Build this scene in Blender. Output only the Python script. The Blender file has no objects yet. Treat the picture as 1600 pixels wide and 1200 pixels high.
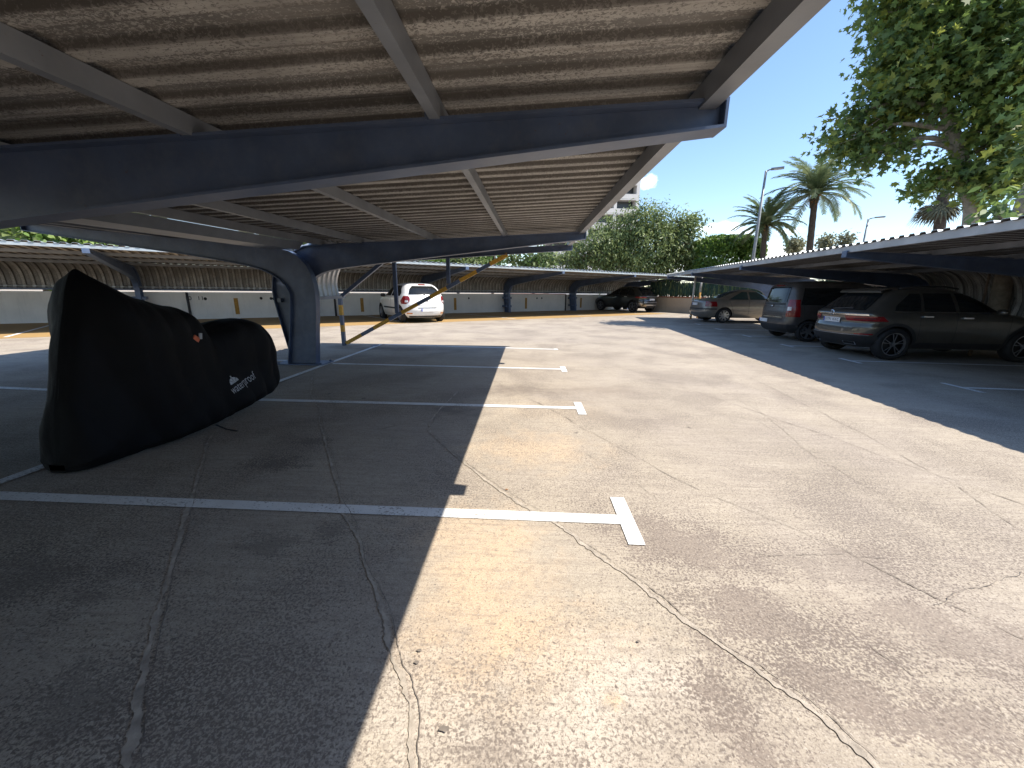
import bpy, math, random
import numpy as np
from mathutils import Vector, Matrix, noise
from mathutils.bvhtree import BVHTree

random.seed(7)
rng = np.random.default_rng(11)
scene = bpy.context.scene
COL = scene.collection
R = math.radians

# ------------------------------------------------------------------ camera
F = 605.0
CAM_H = 1.45
_row = Vector((831 - 800, 455 - 600, F)).normalized()                 # row direction seen from the camera (x right, y down, z forward)
_hp = Vector((1831 - 800, 455 + 11 - 600, F))
_up = _row.cross(_hp).normalized()
if _up.y > 0: _up = -_up
_rx = _row.cross(_up)
if _rx.x < 0: _rx = -_rx
CR = Matrix((_rx, _row, _up))                                          # camera vector -> world vector
CAM = Vector((0, 0, CAM_H))
def ray(px, py): return CR @ Vector((px - 800, py - 600, F))
def gp(px, py, z=0.0):
    r = ray(px, py); return CAM + r * ((z - CAM_H) / r.z)
def at(px, py, dist):                                                  # a point at a horizontal distance from the camera
    r = ray(px, py); return CAM + r * (dist / math.hypot(r.x, r.y))
cam = bpy.data.cameras.new('camera')
camo = bpy.data.objects.new('camera', cam); COL.objects.link(camo)
cam.sensor_width = 36; cam.lens = F / 1600 * 36; cam.clip_start = .05; cam.clip_end = 3000
c0, c1, c2 = CR @ Vector((1, 0, 0)), CR @ Vector((0, -1, 0)), CR @ Vector((0, 0, -1))
camo.matrix_world = Matrix(((c0.x, c1.x, c2.x, 0), (c0.y, c1.y, c2.y, 0), (c0.z, c1.z, c2.z, CAM_H), (0, 0, 0, 1)))
scene.camera = camo
scene.cycles.diffuse_bounces = 8; scene.cycles.max_bounces = 14

# ------------------------------------------------------------------ materials
def new_mat(name):
    m = bpy.data.materials.new(name); m.use_nodes = True
    nt = m.node_tree
    return m, nt, nt.nodes['Principled BSDF']
def nd(nt, typ, ins=None, **props):
    n = nt.nodes.new(typ)
    for k, v in props.items(): setattr(n, k, v)
    for k, v in (ins or {}).items():
        s = n.inputs[k]
        if isinstance(v, bpy.types.NodeSocket): nt.links.new(v, s)
        else: s.default_value = v
    return n
def noise_(nt, vec, scale, detail=4, rough=.55, dist=0.0):
    return nd(nt, 'ShaderNodeTexNoise', {'Vector': vec, 'Scale': scale, 'Detail': detail, 'Roughness': rough, 'Distortion': dist}).outputs['Fac']
def maprange(nt, v, a, b, c=0.0, d=1.0):
    return nd(nt, 'ShaderNodeMapRange', {'Value': v, 'From Min': a, 'From Max': b, 'To Min': c, 'To Max': d}).outputs['Result']
def mix(nt, fac, a, b, blend='MIX'):
    n = nt.nodes.new('ShaderNodeMix'); n.data_type = 'RGBA'; n.blend_type = blend
    for i, v in ((0, fac), (6, a), (7, b)):
        s = n.inputs[i]
        if isinstance(v, bpy.types.NodeSocket): nt.links.new(v, s)
        else: s.default_value = v if i == 0 else ((*v, 1) if len(v) == 3 else v)
    return n.outputs[2]
def math_(nt, op, a, b=0.0):
    n = nt.nodes.new('ShaderNodeMath'); n.operation = op
    for i, v in ((0, a), (1, b)):
        if isinstance(v, bpy.types.NodeSocket): nt.links.new(v, n.inputs[i])
        else: n.inputs[i].default_value = v
    return n.outputs[0]
def bump(nt, b, h, strength=.3, dist=.01):
    n = nd(nt, 'ShaderNodeBump', {'Height': h, 'Strength': strength, 'Distance': dist})
    nt.links.new(n.outputs['Normal'], b.inputs['Normal'])
def simple(name, col, rough=.6, metal=0.0, vary=.25, scale=6.0, coat=0.0, bmp=0.0, trans=0.0):
    m, nt, b = new_mat(name)
    tc = nt.nodes.new('ShaderNodeTexCoord').outputs['Object']
    v = noise_(nt, tc, scale, 6, .6)
    f = maprange(nt, v, .3, .7, 1 - vary, 1 + vary)
    c = mix(nt, 1.0, col, (1, 1, 1), 'MULTIPLY')
    vm = nd(nt, 'ShaderNodeVectorMath', {0: c, 'Scale': f}, operation='SCALE').outputs[0]
    nt.links.new(vm, b.inputs['Base Color'])
    b.inputs['Roughness'].default_value = rough; b.inputs['Metallic'].default_value = metal
    if coat: b.inputs['Coat Weight'].default_value = coat; b.inputs['Coat Roughness'].default_value = .08
    if bmp: bump(nt, b, noise_(nt, tc, scale * 8, 4), bmp)
    return m

def steel_paint(name, col):
    m, nt, b = new_mat(name)
    tc = nt.nodes.new('ShaderNodeTexCoord').outputs['Object']
    big = noise_(nt, tc, 2.2, 5)
    c = mix(nt, maprange(nt, big, .35, .65), tuple(x * .82 for x in col), tuple(x * 1.2 for x in col))
    chips = maprange(nt, noise_(nt, tc, 34, 6, .75), .64, .67)
    chips = math_(nt, 'MULTIPLY', chips, maprange(nt, noise_(nt, tc, 3.1, 3), .52, .6))
    c = mix(nt, chips, c, (.11, .06, .04))
    dust = maprange(nt, noise_(nt, tc, 9, 6, .7), .45, .75, 0, .16)
    c = mix(nt, dust, c, (.30, .29, .28))
    nt.links.new(c, b.inputs['Base Color'])
    b.inputs['Roughness'].default_value = .42
    bump(nt, b, noise_(nt, tc, 60, 4), .08, .004)
    return m

def build_ground_mat():
    m, nt, b = new_mat('worn concrete')
    tc = nt.nodes.new('ShaderNodeTexCoord').outputs['Object']
    n1 = noise_(nt, tc, .42, 11, .7, .3)
    base = mix(nt, maprange(nt, n1, .36, .64), (.385, .328, .258), (.48, .412, .325))
    n3 = noise_(nt, nd(nt, 'ShaderNodeMapping', {'Vector': tc, 'Location': (7.3, 2.1, 0)}).outputs[0], .9, 5, .6, .5)
    base = mix(nt, maprange(nt, n3, .42, .66, 0, .6), base, (.37, .315, .265))
    # brushed streaks across the lanes
    st = noise_(nt, nd(nt, 'ShaderNodeMapping', {'Vector': tc, 'Scale': (1.5, 17, 1), 'Rotation': (0, 0, R(-9))}).outputs[0], 1.0, 10, .76, .3)
    base = mix(nt, maprange(nt, st, .47, .66, 0, .36), base, (.235, .195, .16))
    st2 = noise_(nt, nd(nt, 'ShaderNodeMapping', {'Vector': tc, 'Scale': (1.3, 24, 1), 'Rotation': (0, 0, R(6)), 'Location': (3, 1, 0)}).outputs[0], 1.0, 10, .74, .3)
    base = mix(nt, maprange(nt, st2, .5, .68, 0, .4), base, (.58, .50, .41))
    def spot(x, y, rx, ry, rot=0.0, soft=.6):
        mp = nd(nt, 'ShaderNodeMapping', {'Vector': tc, 'Location': (-x, -y, 0)}).outputs[0]
        mp = nd(nt, 'ShaderNodeMapping', {'Vector': mp, 'Rotation': (0, 0, rot)}).outputs[0]
        mp = nd(nt, 'ShaderNodeMapping', {'Vector': mp, 'Scale': (1 / rx, 1 / ry, 0)}).outputs[0]
        d = nd(nt, 'ShaderNodeVectorMath', {0: mp}, operation='LENGTH').outputs['Value']
        wob = maprange(nt, noise_(nt, tc, 2.6 / max(rx, ry) + .8, 6, .65), .25, .75, -.55, .55)
        return maprange(nt, math_(nt, 'ADD', d, wob), 1.0, 1.0 - soft)
    sp = noise_(nt, tc, 78, 4, .6, .5)
    sp0 = math_(nt, 'MULTIPLY', math_(nt, 'SUBTRACT', sp, .5), 2.4)
    def worn(base, px, py, rx, ry, col, k, rot=0.0):
        p = gp(px, py)
        m_ = math_(nt, 'ADD', spot(p.x, p.y, rx, ry, rot, .95), sp0)
        return mix(nt, math_(nt, 'MULTIPLY', maprange(nt, m_, .42, .62), k), base, col)
    def paint(base, px, py, rx, ry, col, k, rot=0.0, soft=.8):
        p = gp(px, py)
        f = math_(nt, 'MULTIPLY', spot(p.x, p.y, rx, ry, rot, soft), k)
        return mix(nt, f, base, col)
    OR, PALE, DK, GR = (.58, .43, .29), (.60, .525, .44), (.10, .088, .08), (.25, .21, .185)
    base = paint(base, 760, 900, .45, .8, OR, .75)
    base = paint(base, 850, 1010, .5, .3, OR, .6)
    base = paint(base, 700, 820, .4, .35, OR, .5)
    base = paint(base, 830, 700, .75, .55, (.57, .43, .29), .7)
    base = paint(base, 860, 640, .9, .6, (.55, .45, .33), .6)
    base = paint(base, 960, 1060, .42, .24, PALE, .7)
    base = paint(base, 870, 1160, .45, .2, PALE, .6)
    base = paint(base, 650, 1120, .3, .3, PALE, .55)
    BR = (.25, .203, .168)
    base = worn(base, 1060, 850, .75, .5, BR, .8, .5)
    base = worn(base, 1190, 960, .75, .33, BR, .8, .5)
    base = worn(base, 1300, 1060, .8, .28, BR, .85, .5)
    base = worn(base, 1450, 990, 1.0, .34, BR, .7, .3)
    base = worn(base, 1330, 880, 1.0, .35, (.26, .215, .18), .6)
    base = worn(base, 1120, 1090, .2, .25, BR, .85)
    base = worn(base, 1190, 1180, .2, .12, BR, .85)
    base = worn(base, 780, 1180, .35, .12, BR, .5)
    base = worn(base, 1500, 1130, .6, .18, BR, .7)
    base = paint(base, 820, 610, .8, .45, (.17, .135, .11), .75, 0, .9)
    base = paint(base, 940, 610, .9, .5, (.24, .19, .15), .55, 0, .9)
    base = worn(base, 430, 725, .42, .26, DK, .6)
    base = worn(base, 490, 690, .3, .2, DK, .45)
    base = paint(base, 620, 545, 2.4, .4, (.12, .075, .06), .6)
    base = worn(base, 60, 900, .9, .4, DK, .45)
    base = worn(base, 150, 1100, .5, .3, DK, .45)
    base = worn(base, 420, 850, .3, .2, DK, .4)
    base = worn(base, 520, 830, .2, .2, DK, .45)
    base = paint(base, 700, 640, .7, .22, DK, .6, .35)
    base = paint(base, 780, 985, .05, .05, OR, .8)
    base = paint(base, 960, 1095, .05, .04, OR, .8)
    # worn-off skin: dark aggregate specks, thick in some regions
    reg = noise_(nt, nd(nt, 'ShaderNodeMapping', {'Vector': tc, 'Location': (-4, 9, 0)}).outputs[0], .85, 5, .6, .4)
    thr = maprange(nt, reg, .38, .62, .62, .475)
    sm = maprange(nt, math_(nt, 'SUBTRACT', sp, thr), -.035, .05)
    base = mix(nt, math_(nt, 'MULTIPLY', sm, .72), base, (.135, .108, .092))
    sp2 = noise_(nt, tc, 150, 3, .6)
    base = mix(nt, maprange(nt, sp2, .50, .64, 0, .5), base, (.16, .13, .11))
    sp3 = noise_(nt, tc, 110, 2, .6, .3)
    sp4 = noise_(nt, tc, 24, 6, .72, .3)
    base = mix(nt, maprange(nt, sp4, .50, .66, 0, .5), base, (.2, .165, .138))
    hl = noise_(nt, nd(nt, 'ShaderNodeMapping', {'Vector': tc, 'Scale': (2.2, 46, 1), 'Rotation': (0, 0, R(-4))}).outputs[0], 1.0, 6, .7, .4)
    base = mix(nt, maprange(nt, hl, .52, .66, 0, .42), base, (.21, .175, .148))
    vo = nd(nt, 'ShaderNodeTexVoronoi', {'Vector': tc, 'Scale': 1.5, 'Randomness': 1.0})
    gate = maprange(nt, nd(nt, 'ShaderNodeSeparateColor', {'Color': vo.outputs['Color']}).outputs[0], .55, .6)
    drip = math_(nt, 'ADD', vo.outputs['Distance'], maprange(nt, noise_(nt, tc, 30, 4), .3, .7, -.03, .03))
    base = mix(nt, math_(nt, 'MULTIPLY', math_(nt, 'MULTIPLY', maprange(nt, drip, .055, .03), gate), .7), base, (.11, .09, .078))
    base = mix(nt, maprange(nt, sp3, .56, .72, 0, .55), base, (.60, .53, .45))
    nt.links.new(base, b.inputs['Base Color'])
    b.inputs['Roughness'].default_value = .92
    b.inputs['Specular IOR Level'].default_value = .25
    h = math_(nt, 'ADD', math_(nt, 'MULTIPLY', sp2, .5), math_(nt, 'MULTIPLY', sp, .8))
    bump(nt, b, h, .35, .006)
    return m

def build_paint_mat(name, col, wear=.59):
    m, nt, b = new_mat(name)
    tc = nt.nodes.new('ShaderNodeTexCoord').outputs['Object']
    w = noise_(nt, tc, 55, 4, .65)
    reg = noise_(nt, tc, 1.7, 4)
    thr = maprange(nt, reg, .35, .65, wear + .1, wear - .08)
    f = maprange(nt, math_(nt, 'SUBTRACT', w, thr), -.02, .05)
    c = mix(nt, maprange(nt, noise_(nt, tc, 7, 5), .3, .7), tuple(x * .86 for x in col), col)
    c = mix(nt, math_(nt, 'MULTIPLY', f, .75), c, (.27, .235, .20))
    nt.links.new(c, b.inputs['Base Color']); b.inputs['Roughness'].default_value = .8
    bump(nt, b, noise_(nt, tc, 120, 3), .2, .003)
    return m

def build_under_mat(name, pitch, dark=1.0):
    """galvanised underside whose coating has flaked off in small curls"""
    m, nt, b = new_mat(name)
    tc = nt.nodes.new('ShaderNodeTexCoord').outputs['Object']
    sep = nd(nt, 'ShaderNodeSeparateXYZ', {0: tc})
    mp = nd(nt, 'ShaderNodeMapping', {'Vector': tc, 'Scale': (.8, 1.15, 1)}).outputs[0]
    fl = noise_(nt, mp, 74, 4, .66, 1.0)
    reg = noise_(nt, nd(nt, 'ShaderNodeMapping', {'Vector': tc, 'Scale': (.5, 1.6, 1)}).outputs[0], 1.3, 5, .6)
    ph = math_(nt, 'FRACT', math_(nt, 'DIVIDE', sep.outputs['Y'], pitch))  # rib phase: places the groove shade that is put into the colour
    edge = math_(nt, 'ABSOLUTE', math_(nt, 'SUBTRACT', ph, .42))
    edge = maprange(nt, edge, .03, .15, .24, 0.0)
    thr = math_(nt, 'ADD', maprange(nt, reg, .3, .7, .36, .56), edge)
    recess_shade = math_(nt, 'MULTIPLY', maprange(nt, ph, .36, .40), maprange(nt, ph, .97, .93))  # recessed bands darkened as painted shade
    thr = math_(nt, 'ADD', thr, math_(nt, 'MULTIPLY', recess_shade, .10))
    f = maprange(nt, math_(nt, 'SUBTRACT', fl, thr), -.02, .03)
    light = mix(nt, maprange(nt, noise_(nt, tc, 3, 5), .35, .65), (.38, .365, .345), (.56, .54, .51))
    drk = mix(nt, maprange(nt, noise_(nt, tc, 2.2, 5), .35, .65), (.15, .144, .138), (.225, .215, .205))
    c = mix(nt, math_(nt, 'MULTIPLY', f, .8), drk, light)
    line = nd(nt, 'ShaderNodeMapping', {'Vector': tc, 'Scale': (.6, 30, 1)}).outputs[0]
    c = mix(nt, maprange(nt, noise_(nt, line, 1.0, 6, .7), .48, .68, 0, .5), c, (.145, .122, .105))
    rib_shade = maprange(nt, math_(nt, 'ABSOLUTE', math_(nt, 'SUBTRACT', ph, .385)), .03, .06, .7, 0.0)  # dark lines on the rib slopes, shading painted into the colour
    c = mix(nt, rib_shade, c, (.06, .05, .044))
    rib_shade2 = maprange(nt, math_(nt, 'ABSOLUTE', math_(nt, 'SUBTRACT', ph, .93)), .025, .06, .7, 0.0)
    c = mix(nt, rib_shade2, c, (.08, .068, .058))
    nt.links.new(c, b.inputs['Base Color'])
    b.inputs['Roughness'].default_value = .7
    bump(nt, b, f, .25, .003)
    return m

def build_leaf_mat(name, col, tr=.35, vary=.35):
    m, nt, b = new_mat(name)
    tc = nt.nodes.new('ShaderNodeTexCoord').outputs['Object']
    v = noise_(nt, tc, 2.5, 5, .7)
    c = mix(nt, maprange(nt, v, .3, .7), tuple(x * (1 - vary) for x in col), tuple(x * (1 + vary) for x in col))
    nt.links.new(c, b.inputs['Base Color']); b.inputs['Roughness'].default_value = .5
    t = nd(nt, 'ShaderNodeBsdfTranslucent', {'Color': c})
    t2 = nd(nt, 'ShaderNodeMixShader', {0: tr, 1: b.outputs[0], 2: t.outputs[0]})
    nt.links.new(t2.outputs[0], nt.nodes['Material Output'].inputs[0])
    return m

def build_wall_mat(name, col):
    m, nt, b = new_mat(name)
    tc = nt.nodes.new('ShaderNodeTexCoord').outputs['Object']
    c = mix(nt, maprange(nt, noise_(nt, tc, .9, 6, .65), .35, .65), tuple(x * .88 for x in col), col)
    drip = noise_(nt, nd(nt, 'ShaderNodeMapping', {'Vector': tc, 'Scale': (3, 3, .35)}).outputs[0], 1.6, 6, .7)
    c = mix(nt, maprange(nt, drip, .55, .78, 0, .4), c, tuple(x * .55 for x in col))
    nt.links.new(c, b.inputs['Base Color']); b.inputs['Roughness'].default_value = .85
    bump(nt, b, noise_(nt, tc, 25, 5), .3, .01)
    return m

M = {}
M['concrete'] = build_ground_mat()
M['white_paint'] = build_paint_mat('road paint white', (.80, .79, .77))
M['ochre'] = build_paint_mat('ochre floor paint', (.40, .25, .095), .64)
M['navy'] = steel_paint('navy steel paint', (.080, .112, .19))
M['greyblue'] = steel_paint('grey blue steel paint', (.20, .218, .25))
M['yellow'] = simple('hazard yellow paint', (.56, .30, .035), .55, vary=.3, scale=20)
M['pale_steel'] = steel_paint('pale grey steel paint', (.36, .36, .37))
M['galv'] = simple('weathered galvanised top', (.52, .54, .55), .42, .55, .15, 4)
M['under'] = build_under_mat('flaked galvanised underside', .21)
M['galv_in'] = simple('clean galvanised inside', (.55, .56, .57), .38, .7, .2, 5)
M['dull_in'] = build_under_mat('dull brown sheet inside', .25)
M['wall'] = build_wall_mat('white rendered wall', (.80, .75, .69))
M['beige'] = build_wall_mat('beige rendered wall', (.47, .37, .27))
M['brick'] = simple('terracotta coping', (.30, .10, .05), .8, vary=.3, scale=12)
M['red'] = simple('red rail paint', (.45, .035, .035), .5)
M['wallstripe'] = simple('ochre wall stripe', (.38, .20, .04), .8, vary=.3, scale=10)
M['blackmark'] = simple('black stencil paint', (.03, .03, .03), .8)
M['pipe_dark'] = simple('dark pipe', (.035, .032, .035), .6)
M['pipe_white'] = simple('white pipe paint', (.62, .60, .57), .5)
M['cloth'] = simple('black cover cloth', (.0036, .0036, .0046), .7, vary=.3, scale=1.6, bmp=.6)
M['cloth'].node_tree.nodes['Principled BSDF'].inputs['Specular IOR Level'].default_value = .22
M['print'] = simple('grey print', (.42, .44, .46), .7, vary=.35, scale=60)
M['tag'] = simple('orange tag', (.60, .14, .06), .6)
M['tyre'] = simple('tyre rubber', (.016, .016, .017), .8)
M['arch'] = simple('wheel arch black', (.008, .008, .009), .9)
M['plastic'] = simple('black trim plastic', (.022, .022, .024), .55)
M['glass'] = simple('car glass', (.012, .014, .015), .06, vary=.1)
M['glass_green'] = simple('tinted green car glass', (.03, .06, .06), .05, vary=.1)
M['alloy'] = simple('alloy rim', (.34, .34, .36), .3, .8, .1)
M['alloy_dark'] = simple('dark alloy', (.03, .03, .032), .35, .5, .1)
M['chrome'] = simple('chrome', (.72, .72, .74), .15, 1.0, .05)
M['lamp_red'] = simple('red lamp lens', (.22, .008, .010), .2, vary=.35, scale=25, coat=.6)
M['lamp_clear'] = simple('clear lamp lens', (.70, .66, .64), .15, coat=1.0)
M['lamp_orange'] = simple('orange lamp lens', (.55, .16, .03), .2, coat=1.0)
M['plate'] = simple('number plate white', (.72, .72, .72), .4, vary=.05)
M['plate_blue'] = simple('number plate blue', (.02, .05, .35), .4)
M['ink'] = simple('plate black ink', (.015, .015, .015), .5)
M['body_white'] = simple('white car paint', (.78, .77, .74), .32, vary=.05, coat=.8)
M['body_sand'] = simple('sand grey car paint', (.23, .205, .175), .34, .35, .12, coat=.7)
M['body_grey'] = simple('graphite car paint', (.095, .088, .076), .3, .45, .1, coat=.9)
M['body_van'] = simple('dusty dark van paint', (.08, .072, .068), .36, .3, .2, coat=.5)
M['body_dark'] = simple('dark green grey car paint', (.035, .04, .038), .28, .3, .1, coat=.9)
M['bark'] = simple('brown bark', (.15, .105, .075), .9, vary=.45, scale=14, bmp=.5)
M['bark_pale'] = simple('pale plane bark', (.27, .225, .175), .9, vary=.35, scale=7, bmp=.3)
M['palm_bark'] = simple('palm bark', (.075, .058, .046), .95, vary=.5, scale=10, bmp=.6)
M['lamp_post'] = simple('lamp post grey', (.22, .23, .24), .5, .3)
M['concrete_tower'] = build_wall_mat('tower concrete', (.62, .60, .58))
M['tower_dark'] = simple('tower opening', (.035, .04, .048), .3)
M['screen_green'] = simple('green screening', (.012, .042, .028), .7, vary=.5, scale=3)
M['seam_dark'] = simple('dark joint', (.20, .168, .14), .95, vary=.4, scale=10)
M['seam_pale'] = simple('mortar joint', (.39, .335, .275), .95, vary=.35, scale=14, bmp=.5)
M['dryleaf'] = simple('dry leaf', (.30, .14, .05), .8)
LEAF = {
    'plane': [build_leaf_mat('plane leaf mid', (.165, .235, .06), .5), build_leaf_mat('plane leaf dark', (.11, .17, .055), .45),
              build_leaf_mat('plane leaf yellow', (.25, .28, .055), .55)],
    'pepper': [build_leaf_mat('pepper leaf mid', (.185, .235, .085)), build_leaf_mat('pepper leaf dark', (.115, .16, .06), .35),
               build_leaf_mat('pepper leaf light', (.27, .32, .12), .45)],
    'ficus': [build_leaf_mat('ficus leaf mid', (.12, .205, .035)), build_leaf_mat('ficus leaf dark', (.07, .13, .026), .3),
              build_leaf_mat('ficus leaf light', (.19, .28, .05), .4)],
    'palm': [build_leaf_mat('palm leaf', (.14, .185, .085), .35), build_leaf_mat('palm leaf dark', (.09, .125, .055), .3),
             build_leaf_mat('palm leaf pale', (.22, .26, .13), .35)],
    'pine': [build_leaf_mat('dusty leaf', (.24, .24, .14)), build_leaf_mat('dusty leaf dark', (.15, .155, .09)),
             build_leaf_mat('dusty leaf pale', (.32, .31, .19))],
    'skirt': [simple('dry palm thatch', (.115, .11, .065), .9, vary=.4, scale=10), simple('dry palm thatch dark', (.075, .065, .04), .9, vary=.4, scale=10),
              simple('palm fruit stalk', (.38, .17, .05), .8, vary=.3)],
}

# ------------------------------------------------------------------ mesh helpers
class MB:
    def __init__(s): s.v = []; s.f = []; s.mi = []
    def add(s, vs, fs, mi=0):
        o = len(s.v); s.v += [tuple(p) for p in vs]; s.f += [tuple(i + o for i in f) for f in fs]; s.mi += [mi] * len(fs); return s
    def box(s, c, size, rot=None, mi=0):
        x, y, z = (q / 2 for q in size)
        vs = [Vector(p) for p in ((-x, -y, -z), (x, -y, -z), (x, y, -z), (-x, y, -z), (-x, -y, z), (x, -y, z), (x, y, z), (-x, y, z))]
        if rot is not None: vs = [rot @ p for p in vs]
        c = Vector(c)
        return s.add([p + c for p in vs], [(0, 3, 2, 1), (4, 5, 6, 7), (0, 1, 5, 4), (1, 2, 6, 5), (2, 3, 7, 6), (3, 0, 4, 7)], mi)
    def bar(s, a, b, w, h, up=(0, 0, 1), mi=0):
        a, b = Vector(a), Vector(b); d = (b - a); L = d.length; d.normalize()
        up = Vector(up); sx = d.cross(up)
        if sx.length < 1e-4: sx = d.cross(Vector((0, 1, 0)))
        sx.normalize(); u = sx.cross(d)
        rot = Matrix((d, sx, u)).transposed()
        return s.box((a + b) / 2, (L, w, h), rot, mi)
    def tube(s, pts, rad, n=8, mi=0, cap=True):
        pts = [Vector(p) for p in pts]
        if not hasattr(rad, '__len__'): rad = [rad] * len(pts)
        vs = []; fs = []
        ref = None
        for i, p in enumerate(pts):
            d = (pts[min(i + 1, len(pts) - 1)] - pts[max(i - 1, 0)]).normalized()
            if ref is None: ref = Vector((1, 0, 0)) if abs(d.x) < .8 else Vector((0, 1, 0))
            a = (ref - d * ref.dot(d)).normalized(); ref = a; bq = d.cross(a)
            for k in range(n):
                t = 2 * math.pi * k / n; vs.append(p + (a * math.cos(t) + bq * math.sin(t)) * rad[i])
        for i in range(len(pts) - 1):
            for k in range(n):
                k2 = (k + 1) % n; fs.append((i * n + k, i * n + k2, (i + 1) * n + k2, (i + 1) * n + k))
        if cap: fs.append(tuple(range(n))[::-1]); fs.append(tuple((len(pts) - 1) * n + k for k in range(n)))
        return s.add(vs, fs, mi)
    def lathe(s, prof, n, axis='Y', c=(0, 0, 0), mi=0):
        vs = []; fs = []; c = Vector(c)
        for r, h in prof:
            for k in range(n):
                t = 2 * math.pi * k / n
                q = (r * math.cos(t), h, r * math.sin(t)) if axis == 'Y' else (r * math.cos(t), r * math.sin(t), h)
                vs.append(c + Vector(q))
        for i in range(len(prof) - 1):
            for k in range(n):
                k2 = (k + 1) % n; fs.append((i * n + k, i * n + k2, (i + 1) * n + k2, (i + 1) * n + k))
        return s.add(vs, fs, mi)
    def grid(s, rows, mi=0):
        nv = len(rows[0]); vs = [p for r in rows for p in r]; fs = []
        for i in range(len(rows) - 1):
            for k in range(nv - 1): fs.append((i * nv + k, i * nv + k + 1, (i + 1) * nv + k + 1, (i + 1) * nv + k))
        return s.add(vs, fs, mi)
    def poly(s, pts, mi=0): return s.add(pts, [tuple(range(len(pts)))], mi)
    def prism(s, pts, d, mi=0):
        n = len(pts); d = Vector(d); a = [Vector(p) for p in pts]; b = [p + d for p in a]
        return s.add(a + b, [tuple(range(n))[::-1], tuple(range(n, 2 * n))] + [(i, (i + 1) % n, n + (i + 1) % n, n + i) for i in range(n)], mi)
    def build(s, name, mats, parent=None, smooth=False, warp=None):
        me = bpy.data.meshes.new(name)
        v = [warp(Vector(p)) for p in s.v] if warp else s.v
        me.from_pydata(v, [], s.f)
        for m in (mats if isinstance(mats, (list, tuple)) else [mats]): me.materials.append(M[m] if isinstance(m, str) else m)
        me.polygons.foreach_set('material_index', s.mi)
        if smooth: me.polygons.foreach_set('use_smooth', [True] * len(s.f))
        me.update()
        o = bpy.data.objects.new(name, me); COL.objects.link(o)
        if parent: o.parent = parent
        return o

def empty(name, loc=(0, 0, 0), rz=0.0, label=None, cat=None, group=None, scale=1.0):
    o = bpy.data.objects.new(name, None); COL.objects.link(o)
    o.location = loc; o.rotation_euler = (0, 0, rz); o.scale = (scale,) * 3; o.empty_display_size = .3
    return tag(o, label, cat, group)
def tag(o, label=None, cat=None, group=None, kind=None):
    if label: o['label'] = label
    if cat: o['category'] = cat
    if group: o['group'] = group
    if kind: o['kind'] = kind
    return o
def auto_smooth(o, ang=35):
    me = o.data
    me.polygons.foreach_set('use_smooth', [True] * len(me.polygons))
    try: me.set_sharp_from_angle(angle=R(ang))
    except Exception: pass
    return o
def text_mesh(body, size, extrude=0.0):
    cu = bpy.data.curves.new('lettering', 'FONT'); cu.body = body; cu.size = size; cu.extrude = extrude
    cu.align_x = 'CENTER'; cu.align_y = 'CENTER'; cu.resolution_u = 3
    o = bpy.data.objects.new('lettering', cu); COL.objects.link(o)
    me = bpy.data.meshes.new_from_object(o.evaluated_get(bpy.context.evaluated_depsgraph_get()))
    vs = [v.co.copy() for v in me.vertices]; fs = [tuple(p.vertices) for p in me.polygons]
    bpy.data.objects.remove(o); bpy.data.curves.remove(cu); bpy.data.meshes.remove(me)
    return vs, fs
def catmull(tab, n):
    """smooth polyline through 2D points"""
    P = [Vector((*p, 0)) if len(p) == 2 else Vector(p) for p in tab]
    out = []
    for i in range(len(P) - 1):
        p0, p1, p2, p3 = P[max(i - 1, 0)], P[i], P[i + 1], P[min(i + 2, len(P) - 1)]
        if i == 0: p0 = p1 * 2 - p2
        if i + 2 >= len(P): p3 = p2 * 2 - p1
        for k in range(n):
            t = k / n
            out.append(.5 * ((2 * p1) + (p2 - p0) * t + (2 * p0 - 5 * p1 + 4 * p2 - p3) * t * t + (3 * p1 - p0 - 3 * p2 + p3) * t ** 3))
    out.append(P[-1]); return out

# ------------------------------------------------------------------ ground
g = MB().poly([(-350, -350, 0), (350, -350, 0), (350, 350, 0), (-350, 350, 0)]).build('ground', 'concrete')
tag(g, kind='structure')
WC = Vector((-8.727, 22.764, 0)); WU = Vector((.8048, .5937, 0)); WN = Vector((.5937, -.8048, 0))   # far wall: a point, its run, its face normal
def fw(d, s, z=0.0): return WC + WN * d + WU * s + Vector((0, 0, z))
och = MB()
rows = []
for i in range(41):
    s_ = -22 + i * 1.0
    rows.append([fw(.02, s_, .004), fw(6.55 + .12 * noise.noise(Vector((s_ * .7, 0, 0))), s_, .004)])
och.grid(rows)
tag(och.build('ochre_floor', 'ochre'), kind='structure')

def strip(mb, a, b, w, z):
    a, b = Vector(a), Vector(b); d = (b - a); n = Vector((-d.y, d.x, 0)).normalized() * w / 2
    mb.poly([(a - n).to_3d() + Vector((0, 0, z)), (b - n) + Vector((0, 0, z)), (b + n) + Vector((0, 0, z)), (a + n) + Vector((0, 0, z))])
def line_obj(name, segs, z=.005):
    mb = MB()
    for i, (a, b, w) in enumerate(segs): strip(mb, Vector((a[0], a[1], 0)), Vector((b[0], b[1], 0)), w, z + i * .0006)
    o = mb.build(name, 'white_paint', g); return o
def xy(px, py): p = gp(px, py); return (p.x, p.y)
TY = [2.285, 4.79, 7.34, 9.95]
LL = [xy(0, 775), xy(410, 625), xy(510, 568), xy(592, 538)]
for (tx, ty), (lx, ly) in zip([(.61, 2.29), (.60, 4.785), (.60, 7.33), (.60, 9.94)], LL):
    k = (ly - ty) / (lx - tx); x0 = -3.95
    line_obj('bay_line', [((x0, ty + k * (x0 - tx)), (tx, ty), .105)])
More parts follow.
